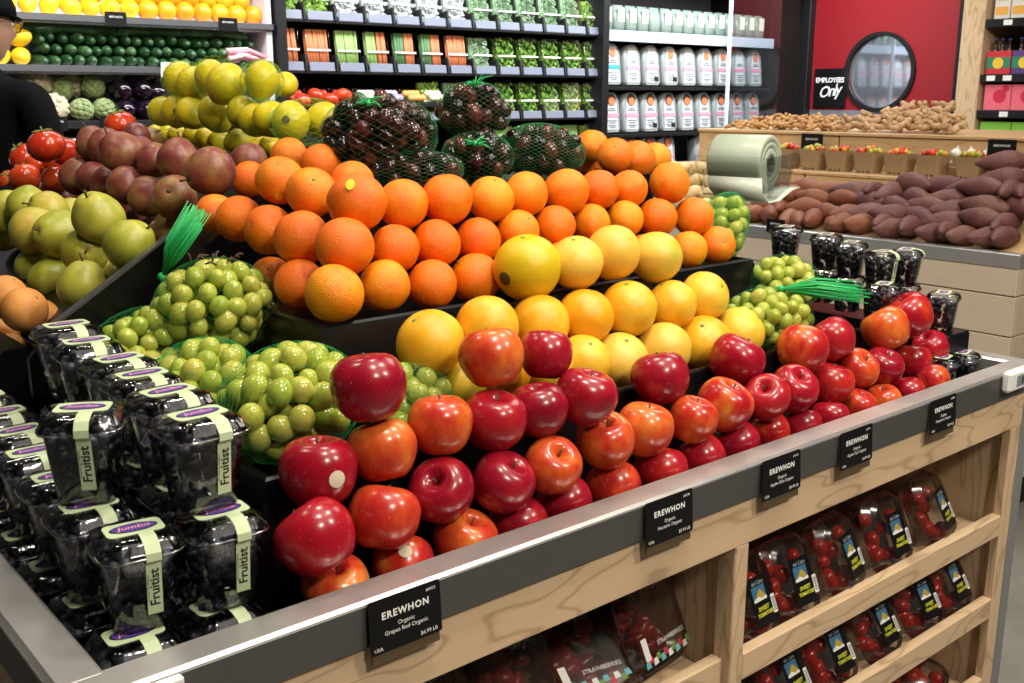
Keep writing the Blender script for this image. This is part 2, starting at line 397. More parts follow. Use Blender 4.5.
# employees only sign hung on the door leaf
sg = thing('door_sign', 'black sign reading EMPLOYEES Only on the red door', 'sign', (5.985, 3.93, 1.51))
MB().bbox(-.004, .008, -.118, .118, -.125, .118, .002).build('sign_board', M_TAG, sg)
obj('lettering', text_mesh('EMPLOYEES', .043, M_WHITE, 0, 'CENTER', .92, .0004, .0012), sg, (-.006, 0, .045), FACE_X)
obj('lettering', text_mesh('Only', .098, M_WHITE, .35, 'CENTER', .80, .0004, .001), sg, (-.006, 0, -.025), (pi / 2, radians(-9), -pi / 2))

# ------------------------------------------------------------------ the front display island
XL, XR, YF, YB = .22, 2.05, .839, 3.30
isl = thing('display_table', 'long maple display island with steel rim and open front shelves', 'display table', (0, 0, 0))
P = lambda mb, n, m=M_WOODX: mb.build(n, m, isl)
P(MB().bbox(XL, XR, YF, .884, .902, .950, .004), 'steel_rim', M_STEEL)
P(MB().bbox(XL, XL + .045, .872, YB, .902, .9503, .004), 'steel_rim', M_STEEL)
P(MB().bbox(XR - .045, XR, .872, YB, .902, .9503, .004), 'steel_rim', M_STEEL)
P(MB().bbox(XL - .003, XR + .003, YF - .004, YF - .0003, .900, .9475, .001), 'steel_apron', M_STEELDARK)
P(MB().bbox(XL - .004, XL - .0003, YF - .004, YB, .900, .9475, .001), 'steel_apron', M_STEELDARK)
P(MB().box(XL + .045, XR - .045, .885, YB, .815, .828), 'well_floor', M_BLACK)
P(MB().box(XL + .04, XL + .046, .885, YB, .828, .902), 'well_side', M_BLACK)
P(MB().box(XL + .045, XR - .045, .879, .8845, .828, .902), 'well_side', M_BLACK)
P(MB().bbox(XL + .01, XR - .04, YF + .002, YF + .022, .828, .900, .002), 'front_rail', M_WOODX)
P(MB().bbox(XL + .005, XL + .022, YF + .022, YB, .06, .900, .002), 'side_panel', M_WOODY)
P(MB().bbox(XR - .062, XR - .04, YF + .022, YB, .06, .900, .002), 'side_panel', M_WOODZ)
P(MB().bbox(1.127, 1.158, YF + .003, YF + .035, .06, .828, .002), 'front_post', M_WOODZ)
P(MB().bbox(1.134, 1.150, YF + .035, YF + .36, .06, .812, .001), 'divider_panel', M_WOODZ)
P(MB().bbox(XR - .078, XR - .040, YF + .003, YF + .022, .06, .828, .002), 'front_post', M_WOODZ)
P(MB().bbox(XL + .022, XL + .055, YF + .003, YF + .022, .06, .828, .002), 'front_post', M_WOODZ)
P(MB().bbox(XR - .040, XR - .008, YF + .001, YB, .0, .900, .002), 'end_panel', M_GREYPL)
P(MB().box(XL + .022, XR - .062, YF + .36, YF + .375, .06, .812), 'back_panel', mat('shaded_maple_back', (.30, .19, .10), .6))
P(MB().bbox(XL + .03, XR - .05, YF + .05, YB - .05, 0, .06, .002), 'toe_kick', M_BLACKMAT)
for x0, x1 in ((XL + .024, 1.126), (1.159, XR - .079)):
    for zt in (.650, .472, .294):
        dy = 0 if x0 > 1 else .012
        P(MB().bbox(x0, x1, YF + .004 + dy, YF + .024 + dy, zt - .044, zt, .002), 'shelf_lip', M_WOODX)
        P(MB().box(x0, x1, YF + .024 + dy, YF + .358, zt - .044, zt - .030), 'shelf_board', M_WOODX)
for zz in (.80, .76):
    P(MB().poly(ellipse(.004, .004, 10), .001, Matrix.Rotation(-pi / 2, 4, 'Z')), 'shelf_pin_hole', M_INK).location = (XR - .0625, YF + .10, zz)

def riser(label, x0, x1, y0, y1, zb, zt, taper, fl, name='display_riser'):
    """stepped tray with sloping sides, thin rim and sunk floor"""
    def ring(d, z): return [(x0 - d, y0 - d, z), (x1 + d, y0 - d, z), (x1 + d, y1 + d, z), (x0 - d, y1 + d, z)]
    mb = MB(); w = .007
    mb.loft([ring(taper, zb), ring(.004, zt - .008), ring(.0025, zt - .003), ring(-.001, zt), ring(-w + .001, zt), ring(-w, fl)], True, True, False)
    return tag(mb.build(name, M_BLACK), label, 'riser')
riser('low black plastic riser step behind the red apples, holding grapefruit and grapes', .506, 1.80, 1.03, 3.22, .828, 1.03, .048, 1.010)
riser('middle black plastic riser step with oranges along its front edge', .69, 1.623, 1.213, 3.14, 1.011, 1.150, .035, 1.138)
riser('top black plastic riser step under the netted red grapes', .93, 1.56, 1.43, 3.06, 1.139, 1.305, .03, 1.297)
# sloping black divider between the pears and the green grapes, and the boards that carry the pears
dv = thing('bin_divider', 'slanted black divider board between green pears and green grapes', 'divider', (0, 0, 0))
MB().poly([(.40, 1.035), (.688, 1.035), (.688, 1.160), (.66, 1.262), (.645, 1.262), (.44, 1.132), (.40, 1.09)], .012).build('board', M_BLACK, dv, (0, 1.528, 0))
MB().poly([(.44, 1.133), (.645, 1.263), (.645, 1.267), (.437, 1.136)], .016).build('top_edge', mat('divider_edge', (.05, .05, .05), .3), dv, (0, 1.525, 0))
tag(MB().poly([(.508, 1.036), (.664, 1.036), (.664, 1.175), (.508, 1.085)], 1.0).build('sloped_bin_board', M_BLACK, None, (0, 1.56, 0)), 'black sloped board carrying the green pears', 'board')
tag(MB().poly([(.702, 1.139), (.905, 1.139), (.905, 1.29), (.702, 1.152)], 1.35).build('sloped_bin_board', M_BLACK, None, (0, 1.74, 0)), 'black sloped board carrying the red pears and tomatoes', 'board')
tag(MB().poly([(.275, .828), (.455, .828), (.455, 1.06), (.42, 1.06), (.275, .93)], .6).build('sloped_bin_board', M_BLACK, None, (0, 1.74, 0)), 'black sloped board carrying the peaches by the left rim', 'board')

# price tags hung on the steel rim
TAGS = [(.556, .09, 'Grapes Red Organic', '$6.99 LB', '#4023', 'leftmost price tag on the steel rim'),
        (.967, .09, 'Nectarin Organic', '$5.99 LB', '#4378', 'second price tag from the left on the steel rim'),
        (1.208, .09, 'Apples Gala Organic', '$4.99 LB', '#4135', 'third price tag from the left on the steel rim'),
        (1.401, .088, 'Apples Fuji Organic', '$4.99 LB', '#4131', 'fourth price tag from the left on the steel rim'),
        (1.668, .086, 'Grapefruit Organic', '$3.99 LB', '#4288', 'rightmost price tag on the steel rim')]
for x, w, l3, pr, num, lb in TAGS:
    t = thing('price_tag', 'black ' + lb, 'price tag', (x, .8325, .951), (radians(-4), 0, 0))
    MB().poly(rrect(w / 2, .029, .003), .0016).build('card', M_TAG, t, (0, -.0016, -.029))
    MB().bbox(-w / 2 + .002, w / 2 - .002, .0, .0035, -.070, -.004, .0008).build('holder', mat('tag_holder_bronze', (.14, .10, .055), .4, .4), t, (0, .0004, 0))
    yy = -.0019
    obj('lettering', text_mesh('EREWHON', .0108, M_WHITE, 0, 'CENTER', 1.18, 0, .0003), t, (.0, yy, -.019), FACE_Y)
    obj('lettering', text_mesh('Organic', .0066, M_WHITE), t, (0, yy, -.031), FACE_Y)
    obj('lettering', text_mesh(l3, .0066, M_WHITE), t, (0, yy, -.0385), FACE_Y)
    obj('lettering', text_mesh(pr, .0062, M_WHITE, 0, 'RIGHT'), t, (w / 2 - .006, yy, -.0525), FACE_Y)
    obj('lettering', text_mesh('USA', .0058, M_WHITE, 0, 'LEFT'), t, (-w / 2 + .004, yy, -.0535), FACE_Y)
    obj('lettering', text_mesh(num, .0048, M_WHITE, 0, 'RIGHT'), t, (w / 2 - .006, yy, -.007), FACE_Y)
cl = thing('rim_clip', 'small white plastic clip on the rim below the blueberry tubs', 'clip', (.300, .8345, .945))
MB().bbox(-.016, .016, -.010, 0, -.014, .004, .002).build('clip_body', M_WHITEPL, cl)
MB().bbox(-.014, .014, -.012, -.010, -.010, -.003, .0006).build('label_slot', M_WHITE, cl)
th = thing('thermometer', 'white digital thermometer clipped to the right end of the rim', 'thermometer', (1.93, .8345, .938), (0, 0, 0))
MB().bbox(-.045, .045, -.018, 0, -.019, .021, .005).build('casing', M_WHITEPL, th)
MB().poly(rrect(.027, .0105, .002), .0008).build('screen', mat('lcd_grey', (.22, .25, .24), .25), th, (.008, -.0188, .001))
for k, x in enumerate((.000, .010, .019)):
    MB().box(x, x + .005, -.0193, -.0189, -.006, .007).build('digit_segment', M_INK, th)
# fruit centres and radii in metres, row by row
APPLE = [
  [(0.537,0.937,0.92,0.037), (0.627,0.937,0.917,0.036), (0.715,0.935,0.925,0.038), (0.803,0.937,0.92,0.037), (0.885,0.937,0.93,0.036), (0.975,0.937,0.927,0.037), (1.068,0.936,0.93,0.037), (1.159,0.936,0.927,0.037), (1.24,0.936,0.931,0.037), (1.324,0.936,0.932,0.033), (1.407,0.934,0.925,0.033), (1.485,0.932,0.925,0.031), (1.571,0.934,0.929,0.031), (1.655,0.934,0.922,0.031), (1.738,0.934,0.923,0.03), (1.827,0.934,0.928,0.031)],
  [(0.51,0.926,0.989,0.042), (0.602,0.938,0.984,0.04), (0.69,0.944,0.993,0.039), (0.773,0.935,0.985,0.039), (0.851,0.93,0.99,0.037), (0.96,0.94,0.997,0.039), (1.039,0.943,0.996,0.04), (1.135,0.938,0.992,0.036), (1.212,0.942,0.998,0.041), (1.304,0.932,0.995,0.036), (1.39,0.945,0.99,0.039), (1.521,0.959,0.972,0.038), (1.604,0.962,0.984,0.036), (1.681,0.957,0.975,0.036), (1.846,0.991,0.951,0.036), (1.912,0.987,0.968,0.036)],
  [(0.544,0.978,1.041,0.043), (0.625,0.971,1.05,0.039), (0.704,0.965,1.066,0.039), (0.782,0.96,1.057,0.039), (0.854,0.957,1.057,0.037), (0.926,0.946,1.063,0.04)],
  [(0.613,0.979,1.126,0.043), (0.799,0.985,1.13,0.04), (0.905,1.001,1.114,0.036), (1.117,0.985,1.047,0.042), (1.302,0.992,1.042,0.043), (1.47,0.985,1.035,0.043), (1.561,0.985,1.038,0.04), (1.723,0.979,1.034,0.043), (1.803,0.977,1.051,0.043)],
]
GRAPEFRUIT = [
  [(0.84,1.107,1.066,0.039), (0.913,1.1,1.071,0.04), (0.987,1.094,1.068,0.041), (1.065,1.094,1.061,0.041), (1.146,1.096,1.048,0.045), (1.24,1.09,1.053,0.045), (1.34,1.09,1.048,0.047), (1.434,1.09,1.053,0.044)],
  [(0.792,1.106,1.129,0.045), (0.88,1.095,1.141,0.043), (1.023,1.145,1.117,0.044), (1.107,1.135,1.118,0.044), (1.194,1.125,1.121,0.045), (1.298,1.125,1.114,0.041), (1.38,1.125,1.118,0.042)],
  [(1.034,1.187,1.196,0.051), (1.121,1.171,1.197,0.042), (1.203,1.171,1.205,0.044), (1.3,1.165,1.189,0.043)],
]
ORANGE = [
  [(0.778,1.524,1.165,0.034), (0.735,1.35,1.182,0.037), (0.721,1.231,1.188,0.04), (0.816,1.25,1.185,0.037), (0.9,1.25,1.177,0.037), (0.986,1.254,1.176,0.039), (1.078,1.255,1.177,0.037), (1.165,1.25,1.182,0.036), (1.258,1.25,1.183,0.036), (1.365,1.25,1.179,0.035), (1.483,1.25,1.175,0.035), (1.564,1.25,1.177,0.035)],
  [(0.757,1.673,1.258,0.033), (0.755,1.582,1.257,0.037), (0.755,1.478,1.249,0.038), (0.755,1.376,1.247,0.04), (0.761,1.264,1.245,0.041), (0.859,1.285,1.231,0.036), (0.934,1.285,1.232,0.037), (1.018,1.288,1.229,0.036), (1.099,1.285,1.238,0.034), (1.18,1.285,1.24,0.034), (1.273,1.293,1.237,0.033), (1.355,1.291,1.238,0.033), (1.433,1.285,1.235,0.036), (1.536,1.285,1.229,0.037)],
  [(0.877,1.783,1.303,0.033), (0.8,1.52,1.32,0.038), (0.8,1.421,1.308,0.038), (0.803,1.297,1.302,0.042), (0.895,1.315,1.292,0.038), (0.978,1.315,1.294,0.04), (1.066,1.315,1.289,0.037), (1.141,1.315,1.293,0.037), (1.233,1.315,1.292,0.039), (1.312,1.315,1.291,0.035), (1.389,1.315,1.288,0.034), (1.498,1.315,1.293,0.038)],
  [(0.939,1.744,1.345,0.033), (0.9,1.563,1.339,0.034), (0.872,1.42,1.319,0.034), (1.535,1.561,1.352,0.033), (1.566,1.596,1.315,0.03), (1.485,1.446,1.338,0.035), (1.553,1.454,1.328,0.038), (1.632,1.474,1.326,0.033)],
]
GREEN_PEAR = [
  [(0.583,2.014,1.075,0.028), (0.53,1.675,1.16,0.035), (0.583,1.664,1.172,0.022)],
  [(0.622,2.455,1.123,0.031), (0.622,2.373,1.102,0.032), (0.564,2.044,1.142,0.034), (0.565,1.963,1.131,0.034), (0.626,2.057,1.143,0.034), (0.622,1.865,1.163,0.032)],
  [(0.585,2.326,1.178,0.037), (0.564,2.038,1.211,0.04), (0.585,1.956,1.21,0.04), (0.584,1.822,1.193,0.036), (0.585,1.614,1.226,0.037)],
  [(0.58,2.254,1.226,0.04), (0.598,2.183,1.24,0.037), (0.61,2.082,1.24,0.034), (0.661,2.118,1.223,0.033), (0.6,1.786,1.253,0.039)],
]
RED_PEAR = [
  [(0.78,2.56,1.222,0.033), (0.822,2.59,1.196,0.029), (0.809,2.216,1.213,0.03), (0.809,2.1,1.194,0.029), (0.775,1.914,1.208,0.033)],
  [(0.765,2.384,1.279,0.038), (0.765,2.283,1.281,0.036), (0.765,2.189,1.276,0.035), (0.754,2.064,1.282,0.036), (0.765,1.988,1.265,0.036), (0.765,1.859,1.271,0.038)],
  [(0.8,2.373,1.35,0.035), (0.8,2.288,1.346,0.038), (0.764,2.103,1.342,0.04), (0.817,2.15,1.331,0.037), (0.8,2.03,1.33,0.033), (0.8,1.917,1.335,0.037), (0.783,1.737,1.325,0.04)],
  [(1.012,2.673,1.354,0.033), (1.1,2.813,1.338,0.032), (1,2.031,1.321,0.035)],
]
TOMATO = [
  [(0.822,3.128,1.192,0.025), (0.825,3.006,1.178,0.026), (0.825,2.857,1.183,0.023)],
  [(0.829,3.168,1.222,0.028), (0.759,2.765,1.254,0.036), (0.811,2.812,1.223,0.028), (0.76,2.524,1.265,0.03), (0.847,2.756,1.222,0.025)],
  [(0.8,2.896,1.299,0.035), (0.803,2.8,1.281,0.03), (0.733,2.481,1.343,0.038), (0.824,2.723,1.287,0.03), (0.8,2.562,1.325,0.033), (0.87,2.755,1.293,0.03)],
  [(1,2.75,1.381,0.036)],
]
YELLOW = [
  [(1.232,3.101,1.34,0.03), (1.232,3.019,1.34,0.029), (1.232,2.94,1.342,0.03), (1.232,2.837,1.339,0.031), (1.232,2.759,1.339,0.03), (1.232,2.672,1.333,0.033), (1.186,2.463,1.341,0.034), (1.243,2.485,1.334,0.032), (1.232,2.379,1.326,0.031), (1.232,2.293,1.326,0.032)],
  [(1.162,2.873,1.41,0.04), (1.16,2.77,1.411,0.04), (1.159,2.665,1.408,0.042), (1.16,2.523,1.407,0.044), (1.161,2.372,1.412,0.041), (1.157,2.297,1.397,0.04), (1.158,2.219,1.399,0.042), (1.159,2.137,1.394,0.044), (1.241,2.139,1.398,0.04)],
  [(1.18,2.782,1.497,0.043), (1.181,2.697,1.483,0.046), (1.18,2.582,1.503,0.041), (1.143,2.421,1.479,0.048), (1.18,2.306,1.487,0.042), (1.298,2.412,1.48,0.032)],
]
PEACH = [
  [(0.474,1.959,1.041,0.027), (0.472,1.914,1.026,0.024)],
  [(0.46,1.854,1.127,0.033), (0.46,1.756,1.118,0.035), (0.506,1.841,1.085,0.031)],
]

# ------------------------------------------------------------------ loose fruit
def smooth_prof(p, n=3):
    """Catmull-Rom through (r, z) pairs"""
    out = []
    for i in range(len(p) - 1):
        a, b, c, d = p[max(i - 1, 0)], p[i], p[i + 1], p[min(i + 2, len(p) - 1)]
        for k in range(n):
            t = k / n
            out.append(tuple(.5 * (2 * b[j] + (c[j] - a[j]) * t + (2 * a[j] - 5 * b[j] + 4 * c[j] - d[j]) * t * t + (3 * b[j] - a[j] - 3 * c[j] + d[j]) * t ** 3) for j in (0, 1)))
    out.append(p[-1]); return [(max(r, 0), z) for r, z in out]
def lump(seed, amt, five=0.0, lean=0.0):
    rg = random.Random(seed); ph = [rg.uniform(0, 6.28) for _ in range(4)]
    def fn(p, a):
        k = 1 + amt * (sin(a + ph[0]) * .5 + sin(2 * a + ph[1]) * .5 + .4 * sin(2.3 * p[2] * 2 + ph[2] + a))
        if five: k += five * cos(5 * a + ph[3]) * abs(p[2]) ** 2
        return (p[0] * k + lean * p[2], p[1] * k, p[2] * (1 + .4 * amt * sin(a + ph[2])))
    return fn
APPLE_P = smooth_prof([(0, -.66), (.12, -.72), (.30, -.80), (.52, -.76), (.76, -.54), (.94, -.20), (1.0, .14), (.96, .44), (.80, .72), (.56, .87), (.34, .87), (.17, .74), (.06, .58), (0, .52)], 2)
ROUND_P = smooth_prof([(0, -.97), (.25, -.94), (.55, -.80), (.82, -.53), (.97, -.18), (1.0, .05), (.95, .32), (.78, .62), (.52, .84), (.24, .945), (.08, .945), (0, .93)], 2)
PEAR_P = smooth_prof([(0, -.80), (.10, -.86), (.34, -.90), (.66, -.74), (.90, -.42), (1.0, -.05), (.94, .30), (.76, .62), (.55, .86), (.36, 1.0), (.16, 1.03), (.05, .97), (0, .95)], 2)
OVAL_P = smooth_prof([(0, -1.12), (.25, -1.06), (.55, -.86), (.84, -.50), (.98, -.12), (1.0, .12), (.92, .48), (.70, .82), (.42, 1.04), (.18, 1.14), (0, 1.16)], 2)
def variants(name, prof, m, amt, five=0.0, seg=26, lean=0.0, n=3): return [MB().lathe(prof, seg, lump(k + len(name), amt, five, lean * (k - 1))).mesh(name, m) for k in range(n)]
V_APPLE = variants('apple', APPLE_P, M_APPLE, .035, .03)
V_APPLE_C = variants('apple', APPLE_P, M_APPLE_C, .035, .03); V_APPLE_O = variants('apple', APPLE_P, M_APPLE_O, .035, .03)
V_ORANGE = variants('orange', ROUND_P, M_ORANGE, .02)
V_GRAPEFRUIT = variants('grapefruit', ROUND_P, M_GRAPEFRUIT, .02)
M_GF2 = fruit_mat('greenish_grapefruit_peel', [(.25, (.60, .46, .008)), (.8, (.72, .48, .012))], .34, None, 1.3, bump=(26, .22), spread=.2); M_GF3 = fruit_mat('pale_grapefruit_peel', [(.25, (.78, .46, .05)), (.8, (.80, .56, .09))], .34, None, 1.3, bump=(26, .22), spread=.3); M_GF4 = fruit_mat('blushed_grapefruit_peel', [(.35, (.42, .46, .03)), (.55, (.78, .50, .07))], .34, None, .8, bump=(26, .22), spread=.1)
V_PALEGF = [variants('grapefruit', ROUND_P, m, .02, n=1)[0] for m in (M_GF2, M_GF3, M_GF4)]
V_PEAR = variants('pear', PEAR_P, M_PEAR, .035, .01, lean=.08)
V_REDPEAR = variants('pear', PEAR_P, M_REDPEAR, .035, .01, lean=.08)
V_TOMATO = variants('tomato', [(r, z * .86) for r, z in ROUND_P], M_TOMATO, .03, .02)
V_YELLOW = variants('pomelo', OVAL_P, M_YELLOW, .02)
V_PEACH = variants('peach', ROUND_P, M_PEACH, .02)
STEM_A = MB().tube([(0, 0, .50), (.015, .0, .72), (.05, .02, .95)], [.035, .028, .04], 6).mesh('stem', M_STEM)
STEM_P = MB().tube([(0, 0, .94), (.03, .0, 1.15), (.10, .03, 1.36)], [.06, .045, .06], 6).mesh('stem', M_STEM)
CALYX_A = MB().ball((0, 0, -.70), (.12, .12, .05), 8, 4).mesh('calyx', M_STEM)
CALYX_P = MB().ball((0, 0, -.86), (.13, .13, .06), 8, 4).mesh('calyx', M_STEM)
NAVEL = MB().ball((0, 0, .935), (.085, .085, .035), 8, 4).mesh('stem_button', M_GREENSTEM)
_st = MB()
for k in range(5):
    a = 2 * pi * k / 5; _st.tube([(0, 0, .80), (.30 * cos(a), .30 * sin(a), .84), (.55 * cos(a), .55 * sin(a), .80)], [.07, .06, .015], 5)
_st.tube([(0, 0, .78), (.03, 0, 1.05)], .05, 5)
TOMSTEM = _st.mesh('calyx', M_GREENSTEM)
def sticker_mesh(m, ang=.21, sx=1.0):
    """small patch that follows the fruit's side at local +X"""
    mb = MB(); n = 14; vs = [(1.04, 0, .06)]; fs = []
    for q in (1, 2):
        for i in range(n):
            a = 2 * pi * i / n; u = ang * sx * q / 2 * cos(a); w = ang * q / 2 * sin(a)
            vs.append((1.04 * cos(w) * cos(u), 1.04 * cos(w) * sin(u), 1.04 * sin(w) + .06))
    for i in range(n):
        fs.append((0, 1 + i, 1 + (i + 1) % n)); fs.append((1 + i, 1 + n + i, 1 + n + (i + 1) % n, 1 + (i + 1) % n))
    mb.add(vs, fs, True); return mb.mesh('sticker', m)
ST_CREAM = sticker_mesh(M_CREAMST); ST_YELLOW = sticker_mesh(M_YELLOWST, .2, .75); ST_GREY = sticker_mesh(mat('dark_sticker', (.09, .085, .05), .5), .2)
ROWS = ['lowest row', 'second row up', 'third row up', 'topmost row']
rg = random.Random(7)
def face_rot(p, da=0.0, tilt=0.0):
    """upright fruit turned so that its local +X looks at the aisle in front"""
    d = CAM - Vector(p); return (0, -atan2(d.z, Vector((d.x, d.y)).length) + tilt, atan2(d.y, d.x) + da)
def heap(table, var, what, cat, kids, group, maxtilt, squash=1.0, stickers={}, swap={}, names=None, rows=ROWS, per=None, first='from the left'):
    for ri, row in enumerate(table):
        for ci, (x, y, z, R) in enumerate(row):
            me = var[rg.randrange(len(var))]
            me = swap.get((ri, ci), me)
            lab = f"{what}, {ORD[ci]} {first} in the {rows[ri]}" if len(row) > 1 else f"{what}, alone in the {rows[ri]}"
            if per and (ri, ci) in per: rot, extra = per[(ri, ci)]
            else: rot, extra = None, None
            if rot is None:
                az = rg.uniform(0, 6.28); t = rg.uniform(.1, maxtilt)
                q = Quaternion((cos(az), sin(az), 0), t) @ Quaternion((0, 0, 1), rg.uniform(0, 6.28)); rot = q.to_euler()
            if (ri, ci) in stickers: st, da, tl = stickers[(ri, ci)]; rot = face_rot((x, y, z), da, tl)
            o = tag(obj(names or cat.replace(' ', '_'), me, None, (x, y, z), rot, R * squash), lab, cat, group)
            for nm, km in kids: obj(nm, km, o)
            if (ri, ci) in stickers: obj('sticker', stickers[(ri, ci)][0], o)
APPLE_TONE = {k: V_APPLE_O[i % 3] for i, k in enumerate([(0, 2), (0, 5), (1, 1), (1, 4), (1, 5), (1, 6), (1, 7), (1, 12), (0, 12), (0, 13), (2, 1), (2, 2), (3, 1), (3, 7)])}
APPLE_TONE.update({k: V_APPLE_C[i % 3] for i, k in enumerate([(0, 3), (0, 4), (0, 7), (0, 8), (0, 10), (1, 2), (1, 3), (1, 9), (1, 13), (2, 3), (2, 4), (2, 5), (3, 0), (3, 2), (3, 3), (3, 6)])})
heap(APPLE, V_APPLE, 'red apple behind the steel rim', 'apple', [('stem', STEM_A), ('calyx', CALYX_A)], 'red apples along the steel rim', .8, 1.03,
     {(2, 0): (ST_CREAM, .45, .25), (0, 1): (ST_CREAM, .1, -.45)}, APPLE_TONE, rows=['lowest apple row', 'second apple row up', 'third apple row up', 'topmost apple row'])
heap(GRAPEFRUIT, V_GRAPEFRUIT, 'golden grapefruit', 'grapefruit', [('stem_button', NAVEL)], 'grapefruit between apples and oranges', 1.2, 1.03,
     {(2, 0): (ST_GREY, -.7, .4)}, {(2, 0): V_PALEGF[0], (2, 1): V_PALEGF[1], (2, 2): V_PALEGF[1], (2, 3): V_PALEGF[2], (0, 4): V_PALEGF[1], (0, 5): V_PALEGF[1]}, rows=['lower grapefruit row', 'middle grapefruit row', 'upper grapefruit row'])
heap(ORANGE, V_ORANGE, 'bright navel orange', 'orange', [('stem_button', NAVEL)], 'oranges on the middle riser', 1.4, 1.03,
     {(2, 3): (ST_YELLOW, -.25, -.55), (2, 1): (ST_YELLOW, -.1, .7)}, rows=['lowest orange row', 'second orange row up', 'third orange row up', 'back row of oranges'])
heap(GREEN_PEAR, V_PEAR, 'speckled green pear', 'pear', [('stem', STEM_P), ('calyx', CALYX_P)], 'green pears left of the divider', 2.2, 1.10, names='green_pear',
     rows=['lowest green pear row', 'second green pear row up', 'third green pear row up', 'topmost green pear row'])
heap(RED_PEAR, V_REDPEAR, 'dull red pear', 'pear', [('stem', STEM_P), ('calyx', CALYX_P)], 'red pears behind the green pears', 2.2, 1.08, names='red_pear',
     rows=['lowest red pear row', 'second red pear row up', 'third red pear row up', 'back row of red pears'])
heap(TOMATO, V_TOMATO, 'ripe red tomato', 'tomato', [('calyx', TOMSTEM)], 'red tomatoes beyond the red pears', .9, 1.12, rows=['lowest tomato row', 'second tomato row up', 'upper tomato row', 'spot behind the red pears'])
heap(PEACH, V_PEACH, 'orange peach near the left rim', 'peach', [('stem_button', NAVEL)], 'peaches left of the green pears', 1.0, 1.05, rows=['lower peach row', 'upper peach row'])
# yellow fruit lies on its side in green nets
yel_rot = {}
heap(YELLOW, V_YELLOW, 'netted yellow pomelo', 'pomelo', [('stem_button', NAVEL)], 'yellow pomelos in green nets', 1.5, .98,
     {(1, 7): (ST_GREY, -.25, -.1), (1, 1): (ST_GREY, 0, 0)}, rows=['lower pomelo row', 'middle pomelo row', 'upper pomelo row'])
def strand_net(name, m, c, ax, R, n, twist, rad, parent=None, z0=.06, seg=14):
    mb = MB()
    for d in (1, -1):
        for i in range(n):
            pts = []
            for k in range(seg + 1):
                th = pi * (z0 + (1 - 2 * z0) * k / seg); ph = 2 * pi * i / n + d * twist * k / seg
                v = Vector((cos(th) * ax[0], sin(th) * cos(ph) * ax[1], sin(th) * sin(ph) * ax[2]))
                pts.append(R @ v + Vector(c))
            mb.tube(pts, rad, 3, False)
    return mb.build(name, m, parent)
for k, (i0, i1, row) in enumerate([(0, 1, 2), (2, 3, 2), (4, 4, 2), (0, 2, 1), (3, 4, 1), (5, 6, 1), (7, 8, 1)]):
    a = Vector(YELLOW[row][i0][:3]); b = Vector(YELLOW[row][i1][:3]); R0 = max(YELLOW[row][i0][3], YELLOW[row][i1][3])
    d = (b - a); L = d.length / 2 + R0 * 1.22
    rot = (d if d.length > 1e-4 else Vector((1, 0, 0))).to_track_quat('X', 'Z').to_matrix()
    nt = strand_net('fruit_net', mat('yellow_green_net', (.24, .50, .04), .45), (a + b) / 2, (L, R0 * 1.2, R0 * 1.2), rot, 20, 2.0, .0003)
    tag(nt, f"fine green net around yellow pomelos, {ORD[k]} net of the pile counting from the top left", 'net', 'nets around the yellow pomelos')

